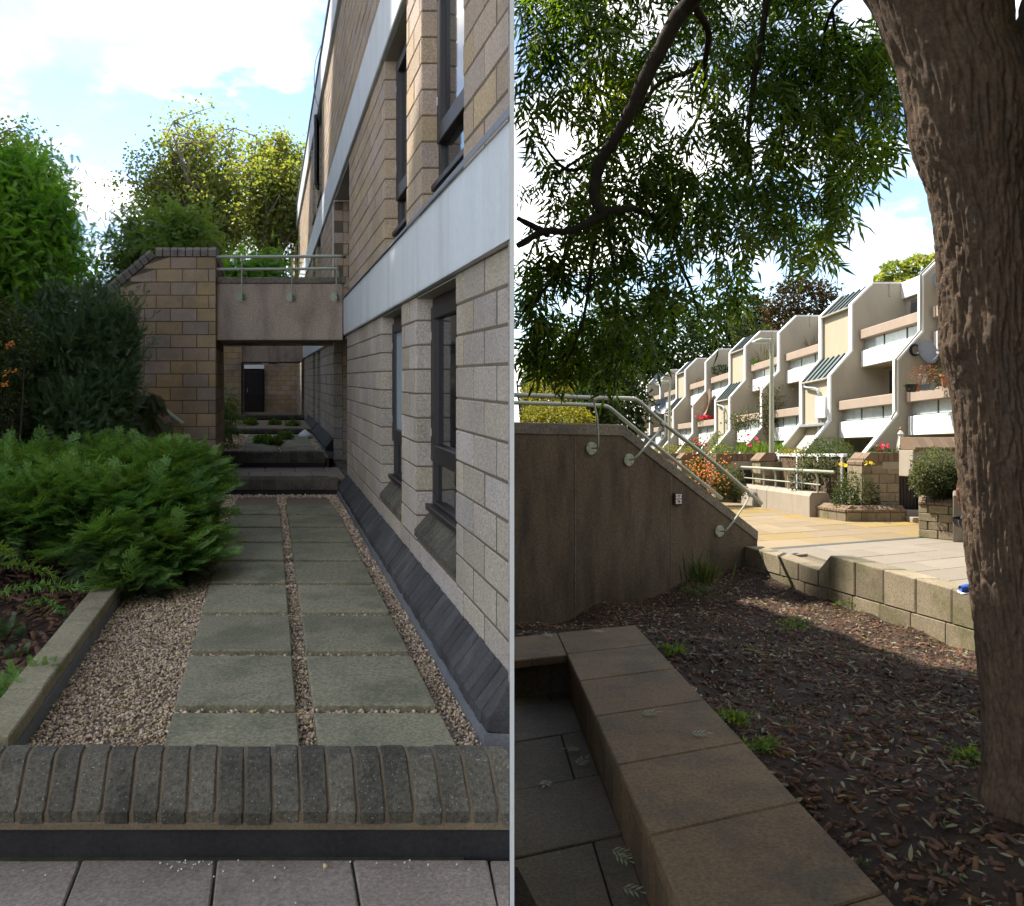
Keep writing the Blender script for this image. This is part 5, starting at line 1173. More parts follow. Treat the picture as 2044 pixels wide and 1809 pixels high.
# ---- trees on the passage side
tree('plane_tree', (-10.2, 27.5, 0), 4.4, [lobe(330, 300, 27, 75, 60), lobe(420, 270, 28, 90, 75), lobe(480, 330, 27, 110, 90), lobe(300, 380, 28, 110, 70), lobe(430, 420, 27, 140, 80), lobe(240, 400, 27, 60, 60), lobe(345, 225, 28, 25, 40), lobe(480, 400, 27, 60, 100), lobe(470, 270, 28, 50, 50), lobe(510, 490, 27, 60, 50)], T_LOBE, 19000, .115, LM['plane'], 'tall pale barked plane tree with thinning yellow green leaves behind the footbridge', r=.2, limbs=12, twigs=22, spread=.24, clip=leftof)
tree('plane_tree', (-7.9, 26, 0), 4.6, [lobe(545, 330, 25.5, 90, 80), lobe(580, 400, 25, 70, 100), lobe(500, 300, 26, 60, 60), lobe(600, 310, 26, 40, 50), lobe(540, 450, 26, 70, 80), lobe(570, 285, 26, 35, 35)], T_LOBE, 15000, .115, LM['plane'], 'plane tree with a leaning pale trunk closest to the roof edge of the block building', r=.17, limbs=9, twigs=20, spread=.22, clip=leftof)
tree('plane_tree', (-16.5, 25, 0), 4.6, [lobe(0, 270, 25, 70, 50), lobe(-60, 330, 25, 120, 100), lobe(60, 310, 25, 50, 40), lobe(120, 370, 26, 60, 60)], T_LOBE, 9000, .12, LM['plane'], 'plane tree showing above the bright feathery tree at the left edge', r=.18, limbs=9, twigs=18, spread=.24)
tree('robinia_tree', (-7.5, 17.2, 0), 3.0, [lobe(320, 440, 17, 105, 45), lobe(400, 450, 17.3, 75, 45), lobe(250, 480, 17, 70, 45), lobe(330, 500, 16.6, 120, 45), lobe(220, 540, 16.6, 60, 40), lobe(440, 520, 17, 50, 50)], T_PIN, 10000, .19, LM['robinia_mid'], 'rounded mid green feathery tree just behind the sloping block wall', 'limb', .07, 8, 16, spread=.2, droop=.35, clip=leftof)
tree('robinia_tree', (-5.9, 16.0, 0), 2.6, [lobe(500, 545, 15.5, 70, 40), lobe(560, 530, 16, 50, 45), lobe(470, 560, 15.5, 50, 30)], T_PIN, 2600, .2, LM['robinia'], 'low bright green feathery tree behind the bridge railing', 'limb', .05, 6, 12, spread=.16, droop=.3, clip=leftof)
tree('robinia_tree', (-7.35, 11.9, 0), 2.2, [lobe(10, 350, 12, 110, 70), lobe(90, 420, 11.6, 70, 90), lobe(20, 480, 11.2, 110, 90), lobe(90, 560, 11.2, 80, 80), lobe(-40, 560, 11, 110, 110), lobe(60, 330, 12, 60, 40), lobe(130, 500, 11.8, 45, 60), lobe(30, 640, 11, 90, 60)], T_PIN, 18000, .175, LM['robinia'], 'bright green feathery robinia crowding the left edge', 'limb', .1, 9, 18, spread=.2, droop=.55)
for i, (px, py, Y, rr, lb) in enumerate(((120, 640, 19, 120, 'deep green understorey tree behind the yew'), (240, 590, 20, 100, 'dark understorey tree behind the sloping wall'), (-20, 760, 15, 130, 'dark green understorey tree low at the left edge'), (560, 560, 31, 60, 'dark leafy tree beyond the footbridge deck'))):
    p = at(px, py, Y); leafy('understorey_tree', (p[0], p[1], 0), [lobe(px, py, Y, rr, rr * .8), lobe(px + 40, py + 60, Y, rr * .8, rr * .7), lobe(px - 50, py + 50, Y, rr * .8, rr * .7), lobe(px, py + 150, Y, rr, rr)], T_LEAF, 4200, .17, LM['dark'], lb, 'tree', droop=.2, shell=.35, stems=4, stem_r=.05, group='trees beyond the walls', part='crown', clip=leftof)
# ---- yew
yl = [lobe(150, 740, 7.7, 105, 100), lobe(202, 700, 7.6, 60, 90), lobe(225, 775, 7.5, 48, 55), lobe(90, 770, 7.7, 75, 100), lobe(145, 840, 7.4, 105, 80), lobe(60, 840, 7.5, 80, 80), lobe(205, 840, 7.5, 42, 50), lobe(115, 640, 7.9, 38, 70), lobe(190, 625, 7.7, 30, 60), lobe(245, 660, 7.6, 26, 50), lobe(40, 690, 7.7, 40, 60)]
yw = leafy('yew_bush', (-4.1, 7.7, .15), yl, T_YEW, 13000, .11, LM['yew'], 'dark upright yew bush in front of the sloping block wall', 'bush', outw=.75, jitter=.55, up_pull=.35, shell=.45, stems=8, stem_r=.025)
P, D = ell(640, yl, .97); k = D[:, 2] > -.2; P, D = P[k], D[k]
for r_ in range(4): pass
Q = np.repeat(P, 7, 0); DD = np.repeat(unit(D * .6 + np.array([0, 0, .8])), 7, 0); q = np.tile(np.arange(7) / 7, len(P)); Q = Q + DD * (q * .34)[:, None] + rng.normal(0, .008, Q.shape)
scat('leading_shoots', T_YEW, Q, unit(DD + rng.normal(0, .5, DD.shape)), .085 * (1.1 - .5 * q), LM['yew'], yw)
# ---- juniper
jl = [lobe(60, 960, 6.0, 150, 48, 150), lobe(230, 950, 6.4, 120, 48, 130), lobe(330, 965, 6.2, 80, 55, 100), lobe(150, 1020, 5.4, 130, 60, 120), lobe(280, 1030, 5.5, 95, 60, 110), lobe(362, 1030, 5.7, 48, 50, 80), lobe(40, 1040, 5.2, 90, 50, 100), lobe(305, 1105, 5.2, 85, 42, 90), lobe(365, 1095, 5.3, 42, 48, 60), lobe(230, 1090, 5.1, 90, 45, 90), lobe(280, 1160, 4.9, 45, 25, 50), lobe(375, 950, 6.6, 35, 40, 60)]
jn = thing('juniper_bush', (-3.4, 5.8, .2), 'wide spreading bright green juniper spilling over the block edging onto the gravel', 'bush')
n = 5200; P, D = ell(n, jl, .84)
k = (D[:, 2] > -.35); P, D = P[k], D[k]
Dr = unit(D * np.array([1, 1, .15]) + rng.normal(0, .30, P.shape) * np.array([1, 1, .7]) + np.array([.12, -.22, .10]))
scat('foliage', T_JUN, P, Dr, .235 * rng.uniform(.55, 1.2, len(P)), LM['juniper'], jn, up=unit(np.tile([0, 0, 1.0], (len(P), 1)) + D * .5), roll=.35)
P, D = ell(1500, jl, .97); k = (D[:, 2] > .05) & (rng.uniform(size=len(P)) < .75); P, D = P[k], D[k]
scat('pale_tips', T_JUN, P, unit(D * np.array([1, 1, .3]) + rng.normal(0, .3, P.shape) + np.array([.1, -.25, .12])), .19 * rng.uniform(.5, 1.1, len(P)), LM['fresh'], jn, up=unit(np.tile([0, 0, 1.0], (len(P), 1)) + D * .5), roll=.35)
P, D = ell(4200, [(l[0], l[1], l[2] - .05, l[3] * .85, l[4] * .85, l[5] * .75) for l in jl], .3); scat('inner_foliage', T_YEW, P, unit(D * .5 + rng.normal(0, .6, P.shape)), .15, LM['yew'], jn)
s = MB()
for i in range(16):
    l = jl[i % len(jl)]; e = Vector(l[:3]); tube(s, smooth_pts([Vector((-3.5 + rng.normal(0, .25), 5.9 + rng.normal(0, .3), .18)), Vector((-3.4, 5.8, .3)).lerp(e, .6), e], 4), .014, 5)
s.build('stems', M['limb'], jn)
# ---- other plants at the left
bb = leafy('berry_shrub', (-4.35, 6.9, .15), [lobe(10, 700, 6.7, 55, 80), lobe(-20, 800, 6.7, 60, 90), lobe(-40, 640, 6.7, 60, 60)], T_LEAF, 2600, .055, LM['olive'], 'small leaved shrub with a few orange berries at the left edge', 'bush', stems=5, stem_r=.012)
P = np.array([at(22, 683, 6.3), at(25, 688, 6.3), at(16, 690, 6.3), at(19, 745, 6.3), at(10, 750, 6.3), at(26, 742, 6.3), at(8, 770, 6.3), at(14, 768, 6.3)]); P = np.repeat(P, 5, 0) + rng.normal(0, .012, (40, 3))
V, T = instance(PT, PF, rot_rand(40) * .011, P); npmesh('berries', V, T, LM['orange'], bb)
wp = thing('weeping_cypress', (-3.75, 8.3, .2), 'grey green weeping conifer hanging beside the short handrail', 'bush')
P, D = ell(700, [lobe(300, 800, 8.3, 22, 16), lobe(280, 850, 8.2, 35, 30), lobe(305, 860, 8.2, 22, 25), lobe(262, 870, 8.3, 30, 30)], .4)
scat('foliage', T_JUN, P, unit(D * .3 + rng.normal(0, .25, P.shape) + np.array([.1, 0, -.9])), .15, LM['grey'], wp, up=np.tile([0, -1.0, .1], (len(P), 1)))
s = MB(); tube(s, smooth_pts([Vector((-3.85, 8.35, .1)), Vector((-3.9, 8.35, .8)), Vector(at(290, 790, 8.3))], 4), .03, 6); s.build('stem', M['limb'], wp)
# arching young monkey-puzzle shoots
mp = thing('spiky_conifer', (-3.25, 4.55, .2), 'young spiky conifer with arching shoots in the left bed', 'plant')
for (a, b, c) in (((-40, 1130), (30, 1125), (108, 1147)), ((-30, 1190), (60, 1170), (158, 1172)), ((0, 1240), (90, 1200), (145, 1245)), ((-60, 1100), (-10, 1090), (20, 1105)), ((-30, 1240), (30, 1225), (90, 1240))):
    pts = smooth_pts([Vector(at(*a, 4.7)), Vector(at(*b, 4.5)), Vector(at(*c, 4.35))], 12); pa = np.array([tuple(p) for p in pts]); dd = unit(np.gradient(pa, axis=0)); m_ = len(pa)
    Q = np.repeat(pa, 10, 0); Dq = unit(np.repeat(dd, 10, 0) * .7 + unit(rng.normal(size=(m_ * 10, 3))) * .8)
    scat('shoot', flat_template([((0, 0, 0), (1, 0, 0), (0, 0, 1), 1, .2)]), Q, Dq, .052 * rng.uniform(.7, 1.1, len(Q)), LM['fresh'] if a[1] < 1180 else LM['juniper'], mp)
for (px, py, Y, lb) in ((15, 1270, 4.0, 'dark green conifer sprig behind the block edging at the left'), (20, 1330, 3.75, 'dark green conifer sprig at the left end of the edging'), (78, 1352, 3.42, 'small juniper sprig leaning over the sandstone edging'), (5, 1400, 3.2, 'juniper sprig beside the left kerb corner')):
    p = at(px, py, Y); leafy('conifer_sprig', (p[0], p[1], .2), [lobe(px, py, Y, 26, 22), lobe(px - 25, py + 10, Y, 30, 25)], T_JUN, 90, .075, LM['yew'] if py < 1340 else LM['juniper'], lb, 'plant', outw=.7, jitter=.4, up_pull=.4, shell=.2, stems=2, stem_r=.004)
hp = leafy('bamboo_shrub', LF(-.75, 12.2, .4), [lobe(452, 800, 12.2, 12, 22), lobe(453, 840, 12.0, 16, 30), lobe(452, 880, 12.0, 12, 22), lobe(440, 830, 12.3, 22, 50)], T_BLADE, 900, .22, LM['fresh'], 'light green narrow leaved shrub seen through the opening under the footbridge', 'bush', droop=.5, stems=3, stem_r=.008)
for i, (px, py, Y, rr) in enumerate(((500, 846, 16.2, 12), (548, 847, 16.4, 10), (585, 849, 16, 14), (525, 880, 12.6, 14), (570, 872, 13.4, 12), (548, 884, 12.3, 12))):
    p = at(px, py, Y); leafy('weed', tuple(p - np.array([0, 0, rr * Y / F])), [lobe(px, py, Y, rr, rr * .6)], T_TUFT, 60, .09, LM['fresh'], ('yellow green weed in the far brick bed', 'weed with yellow flowers in the middle of the far brick bed', 'weed at the wall side of the far brick bed', 'flat weed on the far gravel nearest the opening', 'weed on the far gravel beside the white bag', 'small weed between the far stepping slabs')[i], 'plant', stems=0)
wbag = MB(); vs = []; c0 = np.array(LF(.62, 13.9, .45))
for i in range(6):
    for k in range(10): a_ = 2 * math.pi * k / 10; r_ = .62 * (.16, .2, .19, .14, .07, .02)[i] * (1 + .18 * math.sin(3 * a_ + i)); vs.append(tuple(c0 + np.array((r_ * math.cos(a_), r_ * math.sin(a_), .032 * i))))
wbag.add(vs, [(i * 10 + k, i * 10 + (k + 1) % 10, (i + 1) * 10 + (k + 1) % 10, (i + 1) * 10 + k) for i in range(5) for k in range(10)]); tag(wbag.build('plastic_bag', M['whitebit'], None, True), 'crumpled white plastic bag lying by the far plinth', 'bag')
# mulch and litter in the left bed; white crumbs on the pavement
lb_ = MB(); box(lb_, LF, (-6, 2.72, .0), (-1.02, 9.0, .2)); tag(lb_.build('planting_bed', M['soil']), kind='structure')
n = 2600; u = rng.uniform(-2.6, -1.03, n); y = rng.uniform(2.8, 6, n); P = np.stack([u + SK * y, y, np.full(n, .208)], -1); d = rng.normal(size=(n, 3)); d[:, 2] *= .25
A = frames(d, roll=rng.uniform(-.5, .5, n)) * (rng.gamma(3, .006, (n, 1, 1)) + .006); V, T = instance(CHV, CHF, A, P); tag(npmesh('bark_chips', V, T, M['chip']), kind='stuff')
n = 44; x = np.concatenate([rng.normal(-1.0, .035, 18), rng.uniform(-1.6, -.02, 26)]); y = np.concatenate([rng.normal(2.47, .012, 18), 2.49 - rng.gamma(1.2, .05, 26)]); P = np.stack([x, y, np.full(n, .004)], -1)
V, T = instance(PT, PF, rot_rand(n) * rng.uniform(.0015, .0048, (n, 1, 1)), P); tag(npmesh('crumbs', V, T, M['whitebit']), kind='stuff')
for i, (px, py, m_, lb) in enumerate(((57, 1697, 'terracotta', 'curled brown leaf by the kerb foot at the left'), (650, 1732, 'pebble', 'small brown pebble lying alone on the pinkish pavement'))):
    y = F * 1.5 / (py - 755); p = np.array(((px - CX) / F * y, y, .006)); 
    if i == 0: tag(scat('fallen_leaf', (LFV, np.array(LFF)), p[None], np.array([[.8, .5, .3]]), .045, M[m_]), lb, 'leaf')
    else:
        V, T = instance(PT, PF, rot_rand(1) * .011, p[None]); tag(npmesh('pebble', V, T, M[m_]), lb, 'pebble')

# ------------------------------------------------------------------ the big ash tree over the garden side
at_ = thing('ash_tree', (1.85, 3.05, .15 - ZSHEAR * 3.05), 'large leaning tree with ridged bark and hanging narrow leaved branches', 'tree')
TY = 3.02
prof_ = [(-260, 1760, 150), (-120, 1815, 140), (0, 1876, 124), (90, 1899, 110), (151, 1920, 112), (212, 1931, 111), (273, 1936, 108), (325, 1943, 101), (364, 1952, 93), (424, 1960, 88), (485, 1965, 87), (560, 1969, 88), (631, 1972, 87), (693, 1974, 90), (719, 1976, 87), (774, 1986, 82), (851, 1994, 80), (936, 1998, 79), (1009, 2006, 78), (1082, 2012, 78), (1140, 2019, 78), (1210, 2028, 77), (1335, 2044, 78), (1430, 2054, 79), (1511, 2061, 84), (1560, 2067, 92), (1600, 2072, 104), (1640, 2077, 124), (1700, 2083, 160)]
NR, NA = 470, 210; py_ = np.array([p[0] for p in prof_], float); rows = np.linspace(-260, 1700, NR); cx_ = np.interp(rows, py_, [p[1] for p in prof_]); hw_ = np.interp(rows, py_, [p[2] for p in prof_])
ker = np.hanning(15); ker /= ker.sum(); sm_ = lambda a: np.convolve(np.pad(a, 7, mode='edge'), ker, 'valid'); cx_, hw_ = sm_(cx_), sm_(hw_)
V = np.zeros((NR, NA, 3)); k_ = TY / F
for i in range(NR):
    z = EYE - (rows[i] - HY) * k_; X0 = (cx_[i] - CX) * k_; r0 = hw_[i] * k_
    for j in range(NA):
        a_ = 2 * math.pi * j / NA; ca, sa = math.cos(a_), math.sin(a_)
        q = Vector((ca * 7.0, sa * 7.0, z * 7.5)); w_ = mnoise.noise_vector(q * .9) * .5
        n1 = abs(mnoise.noise(Vector((q.x * 1.25, q.y * 1.25, q.z * .55)) + w_)); n2 = abs(mnoise.noise(Vector((q.x * 2.9 + 9, q.y * 2.9, q.z * 1.6)) + w_ * 1.5)); n3 = mnoise.noise(Vector((ca * 1.3, sa * 1.3, z * 1.1)))
        fl = .85 if rows[i] > 250 else .85 * max(.25, (rows[i] + 260) / 510)
        dr = fl * (min(n1 * 5.2, 1) * .019 + min(n2 * 3, 1) * .009 + .0035 * mnoise.noise(Vector((q.x * 7, q.y * 7, q.z * 5))) - .020) + .010 * n3
        kn = math.exp(-(((rows[i] - 665) / 34) ** 2) - ((a_ - 4.25) / .30) ** 2) * .020; kn += math.exp(-(((rows[i] - 695) / 22) ** 2) - ((a_ - 3.25) / .3) ** 2) * .012
        rr = r0 + dr + kn; V[i, j] = (X0 + ca * rr, TY + sa * rr * 1.0, z)
idx = np.arange(NR * NA).reshape(NR, NA); Q = np.stack([idx[:-1], np.roll(idx, -1, 1)[:-1], np.roll(idx, -1, 1)[1:], idx[1:]], -1).reshape(-1, 4)[:, ::-1]
npmesh('trunk', V.reshape(-1, 3), Q, M['bark'], at_, True)
def limb(pts, r0, r1, name='limb', seg=8, m='limb', k=5, parent=at_):
    P_ = smooth_pts([Vector(at(*p)) for p in pts], k); n_ = len(P_); s = MB()
    P_ = [p + Vector(mnoise.noise_vector(p * 2.3)) * .035 * min(1, i / 4) for i, p in enumerate(P_)]
    tube(s, P_, [r0 + (r1 - r0) * i / (n_ - 1) + .12 * r0 * mnoise.noise(Vector((i * .7, r0 * 90, 0))) for i in range(n_)], seg); return s.build(name, M[m], parent, True)
limb([(1990, 350, 3.02), (2052, 180, 3.0), (2099, 60, 3.0), (2122, -20, 3.0), (2175, -220, 3.0)], .142, .13, 'fork_limb', 16, 'bark')
limb([(1800, -180, 3.1), (1620, -260, 3.5), (1450, -120, 3.60), (1384, 0, 3.90), (1356, 36, 3.95), (1321, 96, 4.00), (1288, 152, 4.05), (1254, 221, 4.10), (1216, 289, 4.15), (1196, 325, 4.20), (1187, 372, 4.20), (1192, 400, 4.20), (1208, 421, 4.20), (1183, 438, 4.20), (1141, 463, 4.20), (1097, 469, 4.15), (1040, 496, 4.10)], .05, .016)
limb([(1097, 469, 4.15), (1060, 455, 4.15), (1036, 444, 4.15)], .02, .012)
limb([(1208, 421, 4.2), (1265, 413, 4.3), (1315, 438, 4.8), (1345, 482, 4.9), (1357, 531, 4.9), (1376, 573, 4.9), (1390, 640, 4.9)], .02, .006)
limb([(1141, 463, 4.6), (1120, 530, 4.6), (1060, 600, 4.6), (1032, 640, 4.6)], .016, .005)
limb([(1183, 438, 4.6), (1190, 470, 4.5), (1183, 512, 4.5), (1161, 614, 4.5), (1147, 669, 4.5), (1130, 730, 4.5)], .014, .005)
limb([(1208, 421, 4.6), (1215, 460, 4.5), (1221, 509, 4.5), (1230, 587, 4.5), (1221, 658, 4.5), (1235, 730, 4.5)], .013, .004)
limb([(1384, 0, 3.9), (1412, 60, 4.2), (1409, 124, 4.4), (1403, 220, 5), (1350, 300, 5)], .022, .008)
limb([(1409, 124, 4.8), (1370, 140, 4.8), (1310, 165, 4.8), (1262, 230, 4.8), (1200, 290, 4.8), (1110, 345, 4.8)], .018, .007)
limb([(1620, -260, 3.5), (1540, -100, 4.2), (1523, 0, 4.3), (1514, 91, 4.4), (1508, 197, 4.5), (1498, 333, 4.6), (1520, 430, 4.8)], .026, .007)
limb([(1508, 197, 5), (1560, 130, 5.2), (1610, 122, 5.3), (1660, 140, 5.4), (1720, 200, 5.4)], .016, .006)
limb([(1760, 30, 3.1), (1720, -5, 3.6), (1685, 2, 3.9), (1660, 18, 4.2), (1645, 62, 4.5), (1642, 152, 4.7), (1655, 260, 4.9)], .014, .005)
limb([(1660, 18, 4.2), (1668, 60, 4.4), (1680, 120, 4.6), (1700, 150, 4.8)], .008, .004)
limb([(1498, 333, 5.2), (1450, 380, 5.2), (1440, 470, 5.2), (1430, 600, 5.2)], .012, .004); limb([(1520, 430, 5.3), (1580, 470, 5.3), (1600, 520, 5.3)], .01, .004)
limb([(1196, 325, 4.6), (1130, 340, 4.8), (1080, 280, 4.9), (1040, 200, 5)], .014, .005); limb([(1254, 221, 4.5), (1180, 170, 4.9), (1110, 90, 5), (1060, 20, 5)], .016, .006)
CAN = [(1000, -120), (1655, -120), (1640, 30), (1690, 75), (1775, 66), (1812, 150), (1806, 245), (1778, 327), (1754, 366), (1733, 378), (1702, 415), (1693, 455), (1678, 473), (1642, 500), (1654, 538), (1640, 556), (1608, 552), (1570, 520), (1530, 505), (1490, 540), (1483, 603), (1475, 648), (1458, 672), (1425, 668), (1380, 640), (1340, 650), (1290, 640), (1295, 690), (1301, 725), (1293, 758), (1210, 772), (1100, 772), (1000, 730)]
GAPS = [(1065, 447, 45, 22), (1140, 622, 52, 30), (1280, 600, 30, 20), (1330, 55, 30, 35), (1290, 500, 36, 30), (1390, 560, 26, 40), (1090, 200, 26, 20), (1250, 330, 20, 26), (1420, 300, 18, 26), (1450, 500, 18, 40), (1480, 210, 18, 40), (1510, 320, 15, 70), (1610, 400, 14, 20), (1110, 380, 20, 14), (1400, 410, 22, 14), (1180, 545, 15, 20), (1340, 225, 18, 14), (1570, 60, 20, 25)]
def in_can(px, py):
    c = np.zeros(len(px), bool)
    for (x1, y1), (x2, y2) in zip(CAN, CAN[1:] + CAN[:1]):
        s_ = ((y1 > py) != (y2 > py)); xx = (x2 - x1) * (py - y1) / ((y2 - y1) if y2 != y1 else 1e-9) + x1; c ^= s_ & (px < xx)
    for (gx_, gy_, rx, ry) in GAPS: c &= ((px - gx_) / rx) ** 2 + ((py - gy_) / ry) ** 2 > 1
    return c
N0 = 8000; px = rng.uniform(1000, 1815, N0); py = rng.uniform(-120, 775, N0); k = in_can(px, py); px, py = px[k], py[k]; Yc = rng.uniform(4.3, 5.6, len(px))
P = np.stack([(px - CX) / F * Yc, Yc, EYE - (py - HY) / F * Yc], -1)
ck = np.array([mnoise.noise(Vector(p * 2.1)) for p in P]); k = (ck > -.22) & (P[:, 0] > .06); P = P[k]
P[:, 2] += .10
q = P + np.array(LIGHT) * ((1.66 - P[:, 0]) / LIGHT.x)[:, None]; P = P[~((abs(q[:, 1] - TY) < .3) & (q[:, 2] > .95) & (q[:, 2] < 1.95))]
D = unit(rng.normal(0, .55, P.shape) + np.array([0, 0, -.75])); sz = .195 * rng.uniform(.65, 1.25, len(P))
near = np.argsort(P[:, 1])[:260]; far_ = np.setdiff1d(np.arange(len(P)), near)
tag(scat('leaves', T_ASH, P[far_], D[far_], sz[far_], LM['ash'], at_, roll=1.2), kind='stuff')
me_ = bpy.data.meshes.new('leaf_spray'); me_.from_pydata([tuple(v) for v in T_ASH[0]], [], [tuple(int(i) for i in f) for f in T_ASH[1]]); me_.materials.append(LM['ash'])
A_ = frames(D[near], roll=rng.normal(0, 1.2, len(near)))
for i, j in enumerate(near):
    o = bpy.data.objects.new('leaf_spray', me_); COL.objects.link(o); o.parent = at_; o.matrix_parent_inverse = Matrix.Translation(-at_.location)
    o.matrix_basis = Matrix.Translation(Vector(P[j])) @ Matrix([list(r_) for r_ in A_[i]]).to_4x4() @ Matrix.Diagonal((sz[j], sz[j], sz[j], 1))
# the crown goes on above and behind the frame, where it shades the seat wall and the bed
n = 11000; P2 = np.stack([rng.uniform(.15, 4.6, n), rng.uniform(-2.5, 6.5, n), rng.uniform(3.3, 7.2, n)], -1)
k = (P2[:, 2] > 1.5 + .56 * np.maximum(P2[:, 1], 0) + .12) & ((P2[:, 1] > .3) | (P2[:, 2] > 2.6)); P2 = P2[k]
q = P2 + np.array(LIGHT) * ((P2[:, 2] + .6) / -LIGHT.z)[:, None]; P2 = P2[~((q[:, 0] > 2.0) & (q[:, 1] > 4.8))]
q = P2 + np.array(LIGHT) * ((1.66 - P2[:, 0]) / LIGHT.x)[:, None]; P2 = P2[~((abs(q[:, 1] - TY) < .4) & (q[:, 2] > .7) & (q[:, 2] < 2.3) & (P2[:, 0] < 1.6))]
tag(scat('upper_leaves', T_LEAF, P2, unit(rng.normal(0, .55, P2.shape) + np.array([0, 0, -.6])), .21 * rng.uniform(.8, 1.3, len(P2)), LM['ash'], at_, roll=1.2), kind='stuff')
# leaf twigs fallen on the seat wall and paving
for (px, py, h, lb) in ((1208, 1264, .252, 'on the farthest coping slab'), (1100, 1275, .252, 'on the return slab'), (1278, 1428, .252, 'in the middle of the seat wall'), (1376, 1468, .252, 'on the seat wall, five leaflets spread'), (1150, 1532, .004, 'on the paving near the slab joint'), (1095, 1560, .004, 'alone on the dark paving'), (1225, 1710, .004, 'at the paving foot of the seat wall'), (1160, 1500, .004, 'in the paving corner under the seat wall'), (1238, 1775, .004, 'lowest on the dark paving'), (1216, 1700, .004, 'overlapping another at the wall foot')):
    p = np.array(RF(*G(px, py, h))); tag(scat('fallen_twig', T_TWIG, p[None] + np.array([[0, 0, .008]]), np.array([[rng.normal(), rng.normal() * .7, .06]]), .092, M['twigleaf'], roll=.05), 'fallen green leaf spray ' + lb, 'leaf')
# weeds in the bed
for (px, py, h, rx, n_, m_, lb) in ((1945, 1530, .12, 42, 160, 'fresh', 'bright green weed clump at the foot of the trunk'), (1528, 1500, .2, 28, 60, 'fresh', 'weed clump along the seat wall edge, halfway along'), (1465, 1440, .2, 22, 40, 'fresh', 'small weed along the seat wall edge'), (1340, 1300, .18, 20, 36, 'fresh', 'little weed by the far end of the seat wall'), (1590, 1250, .0, 26, 40, 'fresh', 'weed patch where shade meets the sun'), (1480, 1300, .03, 20, 26, 'olive', 'faint weed in the shaded bark'), (1700, 1210, -.1, 22, 40, 'fresh', 'sunlit weed close to the block wall'), (1400, 1190, -.05, 34, 90, 'olive', 'low weed under the ramp wall')):
    p = np.array(RF(*G(px, py, h))); r_ = rx * p[1] / F; t = thing('weed', tuple(p), lb, 'plant'); n_ = int(n_ * 1.3)
    Pw = p + np.stack([rng.normal(0, r_ * .75, n_), rng.normal(0, r_ * .75, n_), np.abs(rng.normal(0, r_ * .22, n_))], -1); rr_ = np.hypot(Pw[:, 0] - p[0], Pw[:, 1] - p[1]); Pw[:, 2] += np.maximum(0, r_ - rr_) * .35 * rng.uniform(0, 1, n_)
    scat('foliage', T_TUFT, Pw, unit(np.stack([rng.normal(0, .6, n_), rng.normal(0, .6, n_), np.full(n_, .7)], -1)), .03 * rng.uniform(.5, 1.5, n_), LM[m_], t)
    s = MB()
    for _ in range(5): e = Vector(p) + Vector((rng.normal(0, r_ * .7), rng.normal(0, r_ * .7), r_ * .3)); tube(s, [Vector(p) - Vector((0, 0, .01)), (Vector(p) + e) / 2 + Vector((0, 0, .02)), e], .0025, 4)
    s.build('stem', M['limb'], t)
Ps = scatter_bed(420, power=.9); tag(scat('seedlings', T_TUFT, Ps + np.array([0, 0, .012]), unit(np.stack([rng.normal(0, .5, len(Ps)), rng.normal(0, .5, len(Ps)), np.full(len(Ps), .8)], -1)), .022 * rng.uniform(.5, 1.6, len(Ps)), LM['olive']), kind='stuff')
p = np.array(RF(*G(1400, 1168, -.05))); gr = thing('grass_tuft', tuple(p), 'tall thin grass tuft against the dark ramp wall', 'grass tuft')
n = 90; Pg = p + np.stack([rng.normal(0, .10, n), rng.normal(0, .05, n), np.zeros(n)], -1); scat('blades', T_BLADE, Pg, unit(np.stack([rng.normal(0, .3, n), rng.normal(0, .3, n), np.ones(n)], -1)), rng.uniform(.2, .45, n), LM['olive'], gr)

# ------------------------------------------------------------------ plants of the garden side
def rightof(P): return P[:, 0] > .012 * P[:, 1]
FARTREES = [((1110, 720, 52, 60, 70), 'wood', 'dark woodland tree behind the far yellow foliage'), ((1190, 690, 55, 70, 80), 'wood', 'dark woodland tree above the handrail corner'), ((1270, 670, 56, 70, 75), 'wood', 'dense woodland tree left of the terrace end'), ((1340, 690, 58, 60, 80), 'wood', 'tall woodland tree behind the far terrace houses'), ((1500, 650, 60, 40, 60), 'wood', 'green tree filling the gap behind the middle terrace'), ((1430, 670, 60, 60, 60), 'wood', 'woodland tree rising behind the rusty dish'), ((1230, 780, 40, 50, 60), 'wood', 'shaded tree just past the end of the terrace'), ((1180, 800, 34, 40, 45), 'wood', 'dark tree behind the yellow shrub'), ((1060, 760, 40, 60, 60), 'wood', 'dark tree at the left end of the ramp wall')]
for (a, m_, lb) in FARTREES:
    px, py, Y, rx, rz = a; p = at(px, py, Y); k = Y / F
    leafy('woodland_tree', (p[0], Y, -ZSHEAR * Y - .5), [lobe(px, py, Y, rx, rz), lobe(px - rx * .6, py + rz * .6, Y, rx * .7, rz * .8), lobe(px + rx * .6, py + rz * .5, Y, rx * .7, rz * .8), lobe(px, py + rz * 1.1, Y, rx, rz * .7), lobe(px + rx * .2, py - rz * .6, Y, rx * .4, rz * .4)], T_LEAF, 3400, .011 * Y * .62, LM[m_], lb, 'tree', droop=.15, shell=.5, stems=4, stem_r=.1, group='woodland trees beyond the terrace', part='crown', clip=rightof, clump=6, clump_r=.22)
leafy('golden_tree', tuple(Rpt(1100, 845, 30)), [lobe(1100, 770, 30, 50, 40), lobe(1080, 800, 30, 45, 40), lobe(1120, 740, 30, 25, 20)], T_LEAF, 1500, .17, LM['yellow'], 'golden leaved tree behind the ramp wall railing', 'tree', shell=.5, stems=3, stem_r=.05, part='crown', clip=rightof)
